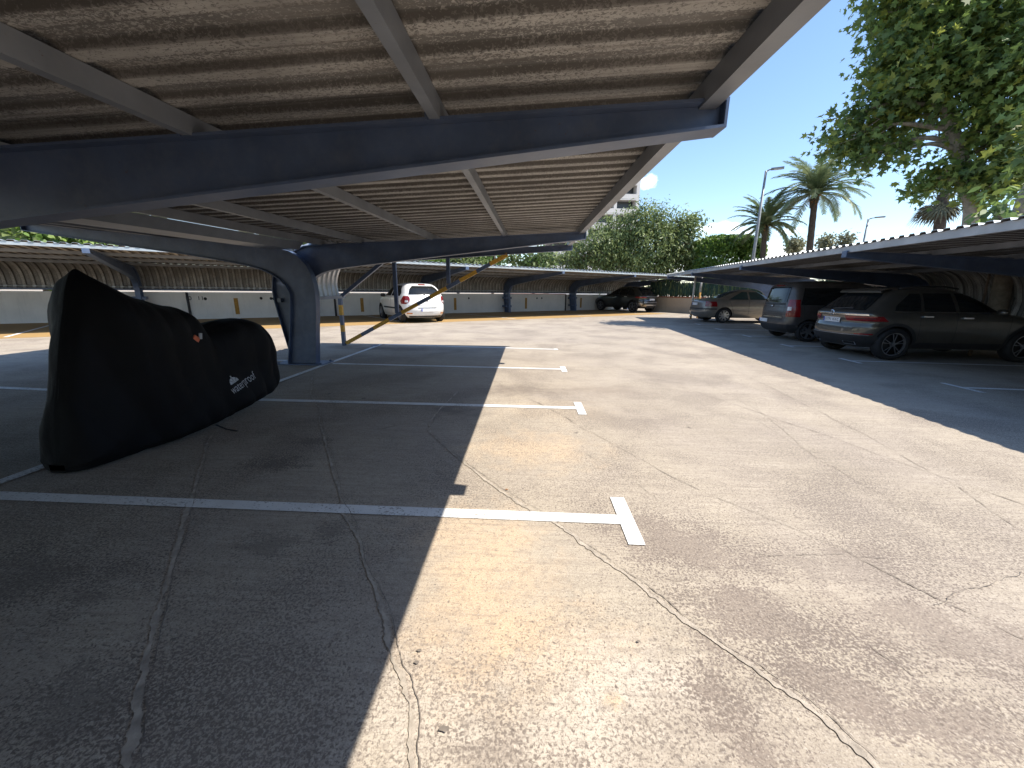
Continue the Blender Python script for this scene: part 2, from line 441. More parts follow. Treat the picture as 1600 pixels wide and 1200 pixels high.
for tx, ty, hl in [(.65, 2.30, .27), (.645, 4.78, .27), (.64, 7.33, .27), (.65, 9.94, .1)]:
    line_obj('bay_line_end', [((tx + .002, ty - hl), (tx - .002, ty + hl), .10)], .0066)
a_, b_ = xy(0, 727), xy(567, 537)
line_obj('bay_line', [((-3.98, 2.0), (-4.05, 10.3), .10)], .0078)
for yy in (4.88, 7.6, 2.2):
    line_obj('bay_line', [((-10.2, yy + .35), (-4.12, yy), .10)])
# right hand bays
for k in range(-2, 6):
    y = 6.45 + 2.52 * k; x = 7.0 + .075 * (y - 6.45)
    line_obj('bay_line', [((x + .06, y), (x + 4.7, y - .36), .09)])
    line_obj('bay_line_end', [((x - .02, y - .33), (x + .02, y + .33), .09)], .0066)
# bays under the far carport
for s_ in (-18.8, -13, -7.03, -1.15, 4.67, 10.34, 15.78):
    a, b = fw(.1, s_), fw(6.2, s_ + .55)
    line_obj('bay_line', [((a.x, a.y), (b.x, b.y), .10)], .009)

# joints and cracks in the slab
def crack(name, pts, w, mat, z=.004, jit=.02, parent=g):
    P = catmull([(p[0], p[1]) for p in pts], 40); rows = []
    for i, p in enumerate(P):
        d = (P[min(i + 1, len(P) - 1)] - P[max(i - 1, 0)]); n = Vector((-d.y, d.x, 0)).normalized()
        j = noise.noise(Vector((p.x * 3.1, p.y * 3.1, w * 50))) * jit + noise.noise(Vector((p.x * 14, p.y * 14, 3))) * jit * .4 + noise.noise(Vector((p.x * 45, p.y * 45, 5))) * .004
        ww = w * max(.06, .55 + .8 * noise.noise(Vector((p.x * 7, p.y * 7, 9 + w * 100))) + .5 * noise.noise(Vector((p.x * 31, p.y * 31, 2))))
        c = p + n * j
        ea = ww * (.5 + .45 * noise.noise(Vector((p.x * 38, p.y * 38, 11)))); eb = ww * (.5 + .45 * noise.noise(Vector((p.x * 38, p.y * 38, 23))))
        rows.append([(c - n * ea) + Vector((0, 0, z)), (c + n * eb) + Vector((0, 0, z))])
    return MB().grid(rows).build(name, mat, parent)
SE = [[(-3.205, 3.53), (-2.807, 2.951), (-2.395, 2.389), (-1.906, 1.716), (-1.577, 1.261), (-1.217, .83), (-.95, .45)],
      [(-3.913, 6.68), (-3.195, 5.35), (-2.604, 4.452), (-1.891, 3.30), (-1.271, 2.338), (-.939, 1.884), (-.719, 1.562), (-.569, 1.321), (-.407, 1.068), (-.30, .75)],
      [(-1.026, 5.55), (-1.091, 4.094), (-.855, 3.538), (-.216, 2.681), (.155, 2.278), (.369, 2.026), (.588, 1.729), (.80, 1.469), (1.031, 1.185), (1.15, .95)],
      [(-1.972, 3.453), (-1.549, 3.848), (-.696, 4.613), (-.311, 4.872)],
      [(-1.043, 6.975), (.267, 4.694), (.791, 3.664), (1.317, 2.691), (1.718, 2.241), (2.168, 1.485)],
      [(1.452, 8.66), (2.912, 4.654), (3.541, 2.663)], [(3.055, 14.41), (3.96, 8.94), (3.559, 4.056), (3.158, 2.335)]]
crack('slab_joint', SE[0], .042, 'seam_pale', .0045, .02)
crack('slab_joint', [(x + .02, y + .012) for x, y in SE[0]], .006, 'seam_dark', .0052, .02)
crack('slab_joint', SE[1], .028, 'seam_pale', .0046, .03)
crack('slab_joint', [(x + .016, y + .01) for x, y in SE[1]], .005, 'seam_dark', .0053, .03)
crack('slab_joint', SE[2], .006, 'seam_dark', .0047, .03)
crack('slab_joint', [(x - .02, y - .012) for x, y in SE[2]], .03, 'seam_pale', .0042, .03)
crack('slab_joint', SE[3], .012, 'seam_dark', .0048, .02)
for i in (4, 5, 6): crack('slab_joint', SE[i], .007, 'seam_dark', .0049, .03)
for pl in ([xy(1450, 945), xy(1500, 928), xy(1540, 918), xy(1570, 905), xy(1598, 895)], [xy(1180, 865), xy(1260, 867), xy(1330, 870), xy(1385, 873)],
           [xy(1360, 1010), xy(1400, 1035), xy(1430, 1055)],
           [xy(900, 700), xy(960, 735), xy(1040, 790)], [xy(1060, 575), xy(1180, 640), xy(1280, 720)], [xy(1180, 655), xy(1300, 730), xy(1420, 800)]):
    crack('crack', pl, .004, 'seam_dark', .005, .025)

# ------------------------------------------------------------------ carports
def wave(t):
    t %= 1.0
    if t < .34: return 0.0
    if t < .44: return (t - .34) / .10
    if t < .88: return 1.0
    if t < .98: return 1 - (t - .88) / .10
    return 0.0
def sheet_mb(path, y0, y1, pitch, amp, th=.006, mi_top=0, mi_bot=1):
    """corrugated sheet: ribs follow the path in x-z, the profile repeats along y"""
    P = [Vector((p[0], 0, p[1])) for p in path]; mb = MB()
    ys = []
    k0, k1 = math.floor(y0 / pitch), math.ceil(y1 / pitch)
    for k in range(k0, k1 + 1):
        for t in (.0, .34, .44, .88, .98):
            y = (k + t) * pitch
            if y0 <= y <= y1: ys.append(y)
    top, bot = [], []
    for i, p in enumerate(P):
        d = P[min(i + 1, len(P) - 1)] - P[max(i - 1, 0)]; n = Vector((-d.z, 0, d.x)).normalized()
        if n.z < -.2 or (abs(n.z) <= .2 and n.x > 0): n = -n
        top.append([p + n * (amp * wave(y / pitch)) + Vector((0, y, 0)) for y in ys])
        bot.append([p + n * (amp * wave(y / pitch) - th) + Vector((0, y, 0)) for y in ys])
    mb.grid(top, mi_top); mb.grid(bot, mi_bot)
    for a, b in ((top[0], bot[0]), (top[-1], bot[-1])): mb.grid([a, b], mi_top)
    return mb
# outlines of one curved cantilever frame, x measured outwards from behind the post, z up
OUT_R = [(.25, 0), (.12, .65), (.02, 1.25), (.04, 1.5), (.14, 1.75), (.35, 1.95), (.65, 2.075), (.95, 2.13), (3.4, 2.252), (5.94, 2.38)]
INN_R = [(.70, 0), (.66, .65), (.60, 1.15), (.66, 1.4), (.86, 1.6), (1.2, 1.725), (1.85, 1.815), (3.9, 2.045), (5.94, 2.275)]
OUT_L = [(.12, 0), (.06, .6), (0, 1.1), (.01, 1.5), (.13, 1.8), (.36, 1.99), (.7, 2.06), (1.36, 2.115), (3.4, 2.29), (5.5, 2.47)]
INN_L = [(.67, 0), (.56, .6), (.47, 1.25), (.55, 1.45), (.78, 1.63), (1.2, 1.775), (2.4, 1.965), (4.0, 2.16), (5.5, 2.365)]
def frame_mb(out, inn, y, th=.014, fl=.15, zs=1.0, xs=1.0):
    A = catmull([(x * xs, z * zs) for x, z in out], 5); B = catmull([(x * xs, z * zs) for x, z in inn], 5)
    mb = MB()
    n = 40
    def resample(P):
        L = [0]
        for i in range(1, len(P)): L.append(L[-1] + (P[i] - P[i - 1]).length)
        o = []
        for k in range(n + 1):
            t = L[-1] * k / n; i = 1
            while i < len(L) - 1 and L[i] < t: i += 1
            f = (t - L[i - 1]) / max(1e-6, L[i] - L[i - 1]); o.append(P[i - 1].lerp(P[i], f))
        return o
    a, b = resample(A), resample(B)
    for s_ in (-1, 1):
        mb.grid([[Vector((p.x, y + s_ * th / 2, p.y)) for p in a], [Vector((p.x, y + s_ * th / 2, p.y)) for p in b]])
    for P, sg in ((a, 1), (b, -1)):
        r1, r2, r3, r4 = [], [], [], []
        for i, p in enumerate(P):
            d = P[min(i + 1, n)] - P[max(i - 1, 0)]; nn = Vector((-d.y, d.x, 0)).normalized() * sg * .014
            q = p + nn
            r1.append((p.x, y - fl / 2, p.y)); r2.append((p.x, y + fl / 2, p.y)); r3.append((q.x, y + fl / 2, q.y)); r4.append((q.x, y - fl / 2, q.y))
        mb.grid([r1, r2, r3, r4, r1])
    e0, e1 = a[-1], b[-1]
    mb.box((e0.x + .008, y, (e0.y + e1.y) / 2), (.014, fl, e0.y - e1.y + .028))
    mb.box(((a[0].x + b[0].x) / 2, y, .01), (b[0].x - a[0].x + .12, fl + .1, .02))
    return mb

# --- near double carport; its parts are written in world coordinates
near = empty('double_carport', (-4.5, 7.35, 0), 0, 'long Y-shaped carport overhead with flaked corrugated roof, navy curved posts and yellow-banded end brace', 'carport')
near_inv = Matrix.Translation((4.5, -7.35, 0))
def tilt(p): return Vector((p.x, p.y, p.z + .021 * (p.y - 2.3) * max(0.0, min(1.0, p.z / 2.2))))
def XR(v): return Vector((v.x - 5.0, v.y, v.z))
def XL(v): return Vector((-4.08 - v.x, v.y, v.z))
def near_part(mb, name, mats, fn=lambda v: v, smooth=False):
    o = mb.build(name, mats, None, smooth, warp=lambda p: near_inv @ tilt(fn(Vector(p)))); o.parent = near; return o
for y in (-18.0, -12.9, -7.86, -2.78, 2.31, 7.50):
    near_part(frame_mb(OUT_R, INN_R, y), 'curved_post_beam', 'navy', XR)
for y in (-17.8, -12.7, -7.7, -2.62, 2.46, 7.34):
    near_part(frame_mb(OUT_L, INN_L, y), 'curved_post_beam', 'navy', XL)
YE = 10.08
OUT_3 = [(.9, 2.125), (3.4, 2.252), (5.94, 2.38)]; INN_3 = [(.9, 1.95), (3.4, 2.11), (5.94, 2.275)]
near_part(frame_mb(OUT_3, INN_3, YE - .1, fl=.12), 'end_beam', 'navy', XR)
def rz(X): return 2.38 + .05 * (X - .94)                               # beam top under the right roof
def lz(X): return 2.06 + (-4.78 - X) * .0855                           # beam top under the left roof
for X in (-.52, -1.86, -3.19, -3.95):
    mb = MB().box((X, (YE - 22) / 2, rz(X) + .052), (.055, YE + 22, .10))
    near_part(mb, 'purlin', 'greyblue')
near_part(MB().box((.875, (YE - 22) / 2, rz(.875) + .045), (.085, YE + 22, .115)), 'eave_rail', 'greyblue')
for X in (-5.3, -6.7, -8.1, -9.4):
    near_part(MB().box((X, (8.7 - 22) / 2, lz(X) + .055), (.055, 30.7, .10)), 'purlin', 'greyblue')
pth = [(-4.25, rz(-4.25) + .112), (-2.2, rz(-2.2) + .112), (.935, rz(.935) + .112)]
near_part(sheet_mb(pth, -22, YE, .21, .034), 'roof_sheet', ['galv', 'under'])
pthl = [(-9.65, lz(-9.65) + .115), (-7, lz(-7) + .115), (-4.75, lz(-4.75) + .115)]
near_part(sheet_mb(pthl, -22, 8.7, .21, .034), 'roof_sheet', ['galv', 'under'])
near_part(MB().grid([[(-4.86, y, 2.13), (-4.8, y, 2.05), (-4.3, y, 2.05), (-4.2, y, 2.17)] for y in (-22, 7.3)]), 'added_valley_gutter', 'greyblue')  # added to close the roof valley so no sun falls through
for y in (2.31, 7.50):
    for X in (-.52, -1.86, -3.19, -3.95):
        near_part(MB().box((X - .045, y - .05, rz(X) + .04), (.008, .07, .09)).box((X - .05, y - .06, rz(X) + .055), (.016, .018, .018)), 'purlin_cleat', 'navy')
    bp_ = MB()
    bp_.box((-4.5, y - .08, .012), (.95, .46, .02))
    for q in (-.42, .42):
        for q2 in (-.19, .19): bp_.lathe([(.022, .022), (.022, .045), (.001, .045)], 6, 'Z', (-4.5 + q, y - .08 + q2, 0))
    near_part(bp_, 'base_plate', 'navy')
# curved back sheet in the last bay
bp = catmull([(-4.93, 1.20), (-4.95, 1.5), (-4.84, 1.8), (-4.6, 2.03), (-4.25, 2.17), (-3.9, 2.22)], 5)
near_part(sheet_mb([(p.x, p.y) for p in bp], 7.62, YE - .05, .21, .034), 'curved_back_sheet', ['galv', 'galv_in'])
near_part(MB().box((-4.88, (7.45 + YE) / 2, 1.17), (.07, YE - 7.4, .07)), 'rail', 'greyblue')
def banded(a, b, w, h, n, first, up=(0, 0, 1), cols=(0, 1)):
    a, b = Vector(a), Vector(b); mb = MB()
    cuts = [0]; 
    for k in range(n): cuts.append(cuts[-1] + (1.0 if (k + first) % 2 else .78))
    for k in range(n):
        mb.bar(a.lerp(b, cuts[k] / cuts[-1]), a.lerp(b, cuts[k + 1] / cuts[-1]), w, h, up, cols[(k + first) % 2])
    return mb
PB = (-4.93, YE - .1, 0)
pm = MB()
for za, zb, c_i in ((0, .34, 0), (.34, .5, 1), (.5, .74, 0), (.74, .98, 1), (.98, 1.15, 0)): pm.bar((-4.93, YE - .1, za), (-4.93, YE - .1, zb), .085, .085, (0, 1, 0), c_i)
near_part(pm, 'prop_post', ['navy', 'yellow'])
near_part(banded((-4.86, YE - .1, .06), (-.62, YE - .1, 2.16), .08, .085, 11, 1), 'diagonal_brace', ['navy', 'yellow'])
near_part(MB().bar((-4.93, YE - .1, 1.15), (-3.72, YE - .1, 2.0), .08, .08), 'strut', 'navy')
near_part(MB().bar((-3.46, YE - .1, .80), (-3.46, YE - .1, 2.02), .085, .085, (0, 1, 0)), 'strut', 'navy')
near_part(MB().bar((-2.1, YE - .1, 1.5), (-2.1, YE - .1, 2.12), .085, .085, (0, 1, 0)), 'strut', 'navy')

# --- far carport along the white wall; local x = out from the wall, y = along it
far = empty('far_carport', fw(0, 0), math.atan2(WN.y, WN.x), 'long low carport with curved corrugated back running along the white wall behind the white hatchback', 'carport')
ZS, XS = 1.07, 1.045
for s_ in (-22.8, -16.6, -10.4, -4.0, 2.4, 8.45, 14.55, 20.6):
    mb = frame_mb(OUT_R, INN_R, s_, fl=.17, zs=ZS, xs=XS)
    o = mb.build('curved_post_beam', 'navy', far)
    for z in (.42, .98):
        for q in (-.16, .16): MB().box((.36, s_ + q, z), (.5, .14, .13)).build('bumper_bracket', 'navy', o)
fy0, fy1 = -24.0, 21.2
def fz(x): return (2.13 + (x / XS - .95) * .05) * ZS
for x in (1.3, 2.9, 4.5): MB().box((x, (fy0 + fy1) / 2, fz(x) + .056), (.06, fy1 - fy0, .105)).build('purlin', 'greyblue', far)
MB().box((6.17, (fy0 + fy1) / 2, fz(6.17) + .06), (.09, fy1 - fy0, .09)).build('eave_rail', 'galv', far)
p2 = [(.9, fz(.9) + .118), (3.4, fz(3.4) + .118), (6.24, fz(6.24) + .118)]
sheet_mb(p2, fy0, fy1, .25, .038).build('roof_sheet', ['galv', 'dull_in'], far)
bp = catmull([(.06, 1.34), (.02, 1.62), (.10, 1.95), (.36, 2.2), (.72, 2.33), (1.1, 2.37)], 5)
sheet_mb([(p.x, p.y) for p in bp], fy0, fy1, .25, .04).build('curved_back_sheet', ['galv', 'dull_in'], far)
MB().box((.12, (fy0 + fy1) / 2, 1.34), (.06, fy1 - fy0, .07)).build('rail', 'navy', far)

# --- carport on the right; local x = towards the camera side
ANG = math.atan(.075)
ro = Vector((6.0 + .075 * 9.06, 9.06, 0))
ydir = Vector((math.sin(ANG), math.cos(ANG), 0)); xdir = Vector((-math.cos(ANG), math.sin(ANG), 0))
org = ro - xdir * 5.94
rightc = empty('right_carport', org, math.atan2(xdir.y, xdir.x), 'carport with wavy corrugated edge sheltering the graphite SUV, dark van and sand grey sedan', 'carport')
ZR = .985
def rt(p): return Vector((p.x, p.y, p.z + .001 * (-p.y) * max(0, min(1, p.z / 2))))
for t in (-25.4, -20.3, -15.2, -10.1, -5.0, 0.0, 5.0, 10.1, 14.3):
    frame_mb(OUT_R, INN_R, -t, zs=ZR).build('curved_post_beam', 'navy', rightc, warp=rt)
ry0, ry1 = -14.7, 29.0
def r2(x): return (2.13 + (x - .95) * .05) * ZR
for x in (1.3, 2.8, 4.3): MB().box((x, (ry0 + ry1) / 2, r2(x) + .052), (.055, ry1 - ry0, .10)).build('purlin', 'greyblue', rightc, warp=rt)
MB().box((5.87, (ry0 + ry1) / 2, r2(5.87) + .05), (.085, ry1 - ry0, .13)).build('eave_rail', 'pale_steel', rightc, warp=rt)
pr = [(.9, r2(.9) + .112), (3.4, r2(3.4) + .112), (5.95, r2(5.95) + .112)]
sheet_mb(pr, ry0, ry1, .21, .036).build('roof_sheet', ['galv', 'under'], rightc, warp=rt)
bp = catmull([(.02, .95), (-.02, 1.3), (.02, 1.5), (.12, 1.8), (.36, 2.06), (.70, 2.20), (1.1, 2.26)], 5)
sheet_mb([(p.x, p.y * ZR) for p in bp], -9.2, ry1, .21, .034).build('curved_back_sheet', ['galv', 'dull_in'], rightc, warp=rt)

# ------------------------------------------------------------------ boundary walls and fence
wall = empty('white_boundary_wall', fw(0, 0), math.atan2(WN.y, WN.x), 'low white rendered wall with ochre upright stripes behind the far parking bays', 'wall')
MB().box((-.16, -1.5, .62), (.30, 45.6, 1.24)).build('wall_body', 'wall', wall)
for s_ in (-18.8, -13, -7.03, -1.15, 4.67, 10.34, 15.78):
    MB().box((.0, s_, .585), (.012, .17, .77)).build('painted_stripe', 'wallstripe', wall)
for px in (303, 521, 783, 878):
    p = gp(px, 497 - (px - 300) * .021); s_ = (p - WC).dot(WU)
    MB().tube([(.05, s_, 0), (.05, s_, 1.23)], .05, 8).build('drain_pipe', 'pipe_dark', wall, True)
MB().box((-.15, 11.6, 1.262), (.2, 5.2, .04)).build('coping', 'red', wall)
def wall_s(px, py):
    r = ray(px, py); t = (WC - CAM).dot(WN) / r.dot(WN); q = CAM + r * t; return (q - WC).dot(WU), q.z
for txt, px, py in (('10', 294, 466.2), ('11', 313.5, 466.2)):
    s_, z_ = wall_s(px, py); vs, fs = text_mesh(txt, .26)
    MB().add([(.004, v.x + s_, v.y + z_) for v in vs], fs).build('bay_number', 'blackmark', wall)
for px, py in ((320.8, 466.8), (408, 466), (423.5, 466.4), (427.5, 466.6), (732.5, 466), (791, 466), (839, 466), (846.5, 466), (884, 466), (888, 466)):
    s_, z_ = wall_s(px, py)
    MB().lathe([(.001, .006), (.05, .006), (.065, .0)], 9, 'Z').build('bay_mark', 'blackmark', wall, warp=lambda p: Vector((p.z + .001, p.x + s_, p.y * 1.1 + z_)))

endw = empty('beige_garden_wall', (10.2, 31.6, 0), 0, 'beige rendered wall with terracotta coping below green screening beside the sedan', 'wall')
E0, ED = Vector((9.6, 31.75, 0)), Vector((.60, -.80, 0)).normalized()
EN = Vector((ED.y, -ED.x, 0))                                          # facing the car park
EN = EN if EN.dot(-E0) > 0 else -EN
def ew(t, d, z): return E0 + ED * t + EN * d + Vector((0, 0, z)) - Vector((10.2, 31.6, 0))
MB().bar(ew(-.6, -.15, .55), ew(26, -.15, .55), .3, 1.1).build('wall_body', 'beige', endw)
MB().bar(ew(-.6, -.15, 1.13), ew(26, -.15, 1.13), .36, .07).build('coping', 'brick', endw)
fen = empty('screening_fence', E0, 0, 'fence of shredded dark green screening standing on the beige wall', 'fence')
mb = MB()
for i in range(10500):
    t = random.uniform(-.5, 25); zt = 2.30 + .12 * math.sin(t * 1.7) + random.uniform(-.25, .05)
    z0 = random.uniform(1.08, zt - .2); h = min(zt - z0, random.uniform(.25, .75))
    if random.random() < .5 * max(0, (z0 + h - 1.9) / .5): continue
    d = random.uniform(-.22, -.06); w = random.uniform(.025, .06); sl = random.uniform(-.05, .05)
    a = E0 + ED * t + EN * d; e = E0
    mb.add([a - e + Vector((0, 0, z0)), a - e + ED * w + Vector((0, 0, z0)), a - e + ED * (w + sl) + Vector((0, 0, z0 + h)), a - e + ED * sl + EN * .03 + Vector((0, 0, z0 + h))], [(0, 1, 2, 3)], 0 if random.random() < .8 else 1)
mb.build('screening', ['screen_green', LEAF['pepper'][1]], fen)
rl = MB()
rl.tube([ED * -.5 + EN * -.25 + Vector((0, 0, 2.28)), ED * 25 + EN * -.25 + Vector((0, 0, 2.28))], .025, 6)
rl.build('top_rail', 'pipe_white', fen, True)
for k in range(9):
    p = ED * (k * 3.0) + EN * -.25; MB().tube([p + Vector((0, 0, 1.1)), p + Vector((0, 0, 2.35))], .03, 6).build('fence_post', 'pipe_white', fen, True)

backw = MB().box((-.25, 12, .6), (.25, 34, 1.2)).build('rear_wall', 'wall')
backw.location = org; backw.rotation_euler = (0, 0, math.atan2(xdir.y, xdir.x))
tag(backw, 'low pale wall in the shade behind the graphite SUV', 'wall')

def pipe_post(px_top, px_bot, y_top, y_bot, dist, label, split):
    a, b = at(px_top, y_top, dist), at(px_bot, y_bot, dist); b = Vector((a.x, a.y, 0))
    t = empty('downpipe', b, 0, label, 'pipe', 'downpipes at the end of the far carport')
    h = a.z
    MB().tube([(0, 0, h * split), (0, 0, h)], .055, 8).build('upper_pipe', 'pipe_white', t, True)
    MB().tube([(0, 0, 0), (0, 0, h * split)], .06, 8).build('lower_pipe', 'wallstripe', t, True)  # orange reflected light painted on as the colour of the lower length
pipe_post(1087, 1084, 430, 490, 24.8, 'white downpipe at the tip of the far carport roof, nearer the dark SUV', .36)
pipe_post(1097, 1096, 432, 490, 26.0, 'slimmer pipe with orange reflection painted on its foot, just behind the sedan boot', .62)

# ------------------------------------------------------------------ vehicles
class Hull:
    def __init__(s, tab, p=3.0, q=10.0):
        s.t = tab; s.p = p; s.q = q
        s.z = [r[0] for r in tab]
    def at(s, z):
        T = s.t; z = max(T[0][0], min(T[-1][0], z))
        i = 0
        while i < len(T) - 2 and T[i + 1][0] < z: i += 1
        h = T[i + 1][0] - T[i][0]; u = (z - T[i][0]) / h
        out = []
        for c in (1, 2, 3):
            def sl(k):                                                 # monotone slopes
                if k <= 0 or k >= len(T) - 1: 
                    k2 = min(max(k, 0), len(T) - 1); a = max(k2 - 1, 0); b = min(k2 + 1, len(T) - 1)
                    return (T[b][c] - T[a][c]) / (T[b][0] - T[a][0])
                d0 = (T[k][c] - T[k - 1][c]) / (T[k][0] - T[k - 1][0]); d1 = (T[k + 1][c] - T[k][c]) / (T[k + 1][0] - T[k][0])
                return 0 if d0 * d1 <= 0 else 2 * d0 * d1 / (d0 + d1)
            m0, m1 = sl(i) * h, sl(i + 1) * h; p0, p1 = T[i][c], T[i + 1][c]
            out.append((2 * u ** 3 - 3 * u * u + 1) * p0 + (u ** 3 - 2 * u * u + u) * m0 + (-2 * u ** 3 + 3 * u * u) * p1 + (u ** 3 - u * u) * m1)
        return out
    def side(s, x, z):
        xr, xf, w = s.at(z); hl = (xf - xr) / 2; t = min(.9999, abs(x - (xr + xf) / 2) / hl)
        return w * (1 - t ** s.q) ** (1 / s.p)
    def endx(s, f, z, rear=True):
        xr, xf, w = s.at(z); hl = (xf - xr) / 2; t = min(.9999, abs(f)); d = hl * (1 - t ** s.p) ** (1 / s.q)
        return (xr + xf) / 2 - d if rear else (xr + xf) / 2 + d
    def ring(s, z):
        xr, xf, w = s.at(z); xc, hl = (xr + xf) / 2, (xf - xr) / 2
        T = [-.985 + 1.97 * k / 44 for k in range(45)]; T[1:1] = [-.97]; T[-1:-1] = [.97]
        ye = (1 - .985 ** s.q) ** (1 / s.p)
        E_ = [ye * (-1 + 2 * k / 9) for k in range(1, 9)]
        pts = [(xc + hl * t, -w * (1 - abs(t) ** s.q) ** (1 / s.p), z) for t in T]
        pts += [(xc + hl * (1 - abs(f) ** s.p) ** (1 / s.q), w * f, z) for f in E_]
        pts += [(xc + hl * t, w * (1 - abs(t) ** s.q) ** (1 / s.p), z) for t in reversed(T)]
        pts += [(xc - hl * (1 - abs(f) ** s.p) ** (1 / s.q), w * f, z) for f in reversed(E_)]
        return pts
def lerp_edge(edge, z):
    if z <= edge[0][0]: return edge[0][1]
    for (za, xa), (zb, xb) in zip(edge, edge[1:]):
        if z <= zb: return xa + (xb - xa) * (z - za) / (zb - za)
    return edge[-1][1]
def side_patch(h, L, Rg, z0, z1, off, side, nx=12, nz=8, mb=None):
    mb = mb or MB(); rows = []
    for i in range(nz + 1):
        z = z0 + (z1 - z0) * i / nz; a, b = lerp_edge(L, z), lerp_edge(Rg, z)
        rows.append([(x, side * (h.side(x, z) + off), z) for x in [a + (b - a) * k / nx for k in range(nx + 1)]])
    return mb.grid(rows)
def end_patch(h, L, Rg, z0, z1, off, rear=True, nx=12, nz=8, mb=None):
    """L, Rg: edges as (z, fraction of the half width)"""
    mb = mb or MB(); rows = []; sg = -1 if rear else 1
    for i in range(nz + 1):
        z = z0 + (z1 - z0) * i / nz; a, b = lerp_edge(L, z), lerp_edge(Rg, z); w = h.at(z)[2]
        row = []
        for k in range(nx + 1):
            f = a + (b - a) * k / nx
            row.append((h.endx(f, z, rear) + sg * off * (1 if abs(f) < .9 else .6), f * (w + (off if abs(f) > .8 else 0)), z))
        rows.append(row)
    return mb.grid(rows)
def arch_ring(h, xw, zw, r0, r1, off, side, a0=-8, a1=188, n=26, mb=None):
    mb = mb or MB(); rows = []
    for r in (r0, (r0 + r1) / 2, r1):
        row = []
        for k in range(n + 1):
            a = R(a0 + (a1 - a0) * k / n); x, z = xw + r * math.cos(a), zw + r * math.sin(a)
            row.append((x, side * (h.side(x, max(z, h.z[0])) + off), z))
        rows.append(row)
    return mb.grid(rows)
def wheel(parent, x, y, r, wd, side, style, spokes=5):
    z = r
    drum = MB().lathe([(.001, side * .02), (r * .70, side * .02), (r * .70, -side * wd * .5)], 28)
    o = drum.build('wheel', 'alloy_dark', parent, True); o.location = (x, y, z)
    hw = wd / 2
    MB().lathe([(r * .70, hw * .8), (r * .74, hw), (r * .94, hw), (r * .99, hw * .7), (r, hw * .3), (r, -hw * .3), (r * .99, -hw * .7), (r * .94, -hw), (r * .74, -hw), (r * .70, -hw * .8), (r * .70, hw * .8)], 36).build('tyre', 'tyre', o, True)
    rim = MB(); yo = side * (hw * .82)
    rim.lathe([(r * .715, yo + side * .006), (r * .665, yo + side * .008), (r * .645, yo - side * .03)], 36)
    rim.lathe([(.001, yo + side * .004), (r * .13, yo + side * .004), (r * .16, yo - side * .03)], 18)
    for k in range(spokes):
        a = 2 * math.pi * k / spokes + .3
        pairs = ((-.19, .05), (.19, -.05)) if style == 'twin' else ((0, 0),)
        for d0, d1 in pairs:
            c0 = Vector((math.cos(a - d1) * r * .12, yo - side * .004, math.sin(a - d1) * r * .12)); cc = Vector((math.cos(a + d0) * r * .68, yo - side * .012, math.sin(a + d0) * r * .68))
            rim.bar(c0, cc, .018 if style == 'twin' else r * .2, .02, (0, 1, 0)) if style != 'twin' else rim.bar(c0, cc, .015, .012, (0, 1, 0))
    rim.build('rim', 'alloy', o)
    return o
def car_body(h, parent, mat, wheels, wr, halfw):
    zs = h.z; levels = []
    for i in range(len(zs) - 1):
        n = max(2, int((zs[i + 1] - zs[i]) / .02)); levels += [zs[i] + (zs[i + 1] - zs[i]) * k / n for k in range(n)]
    levels.append(zs[-1])
    rings = [h.ring(z) for z in levels]; n = len(rings[0]); mb = MB()
    for r_ in rings: mb.v += r_
    for i in range(len(rings) - 1):
        for k in range(n):
            k2 = (k + 1) % n; mb.f.append((i * n + k, i * n + k2, (i + 1) * n + k2, (i + 1) * n + k)); mb.mi.append(0)
    mb.f.append(tuple(range(n))[::-1]); mb.f.append(tuple((len(rings) - 1) * n + k for k in range(n))); mb.mi += [0, 0]
    o = mb.build('body', [mat, 'arch'])
    cut = MB()
    for x in wheels:
        for sd in (-1, 1):
            ring_a, ring_b = [], []
            for k in range(40):
                a = 2 * math.pi * k / 40; ca, sa = math.cos(a) * wr * 1.13, math.sin(a) * wr * 1.13
                ring_a.append((x + ca, sd * (halfw - .32), wr + sa)); ring_b.append((x + ca, sd * (halfw + .3), wr + sa))
            m_ = len(cut.v); cut.v += ring_a + ring_b
            q = [tuple(m_ + k for k in range(40)), tuple(m_ + 40 + k for k in reversed(range(40)))] + [(m_ + k, m_ + 40 + k, m_ + 40 + (k + 1) % 40, m_ + (k + 1) % 40) for k in range(40)]
            if sd > 0: q = [tuple(reversed(f)) for f in q]
            q = [tuple(reversed(f)) for f in q] if sd < 0 else q
            cut.f += q; cut.mi += [0] * len(q)
    import bmesh
    co = cut.build('cutter', 'arch')
    for ob in (co, o):
        bm = bmesh.new(); bm.from_mesh(ob.data); bmesh.ops.recalc_face_normals(bm, faces=bm.faces); bm.to_mesh(ob.data); bm.free()
    md = o.modifiers.new('cut', 'BOOLEAN'); md.object = co; md.operation = 'DIFFERENCE'; md.solver = 'EXACT'
    me = bpy.data.meshes.new_from_object(o.evaluated_get(bpy.context.evaluated_depsgraph_get()))
    o.modifiers.clear(); o.data = me; bpy.data.objects.remove(co)
    me.materials.clear(); me.materials.append(M[mat]); me.materials.append(M['arch'])
    for f in me.polygons:
        c = f.center; idx = 0
        for x in wheels:
            rr = math.hypot(c.x - x, c.z - wr)
            if rr < wr * 1.14 and abs(c.y) < halfw + .05 and (abs(c.y) < halfw - .3 or rr > wr * 1.10 and abs(f.normal.y) < .5): idx = 1
        if f.normal.z < -.8 and c.z < h.z[0] + .02: idx = 1
        f.material_index = idx
    auto_smooth(o, 40); o.parent = parent
    return o
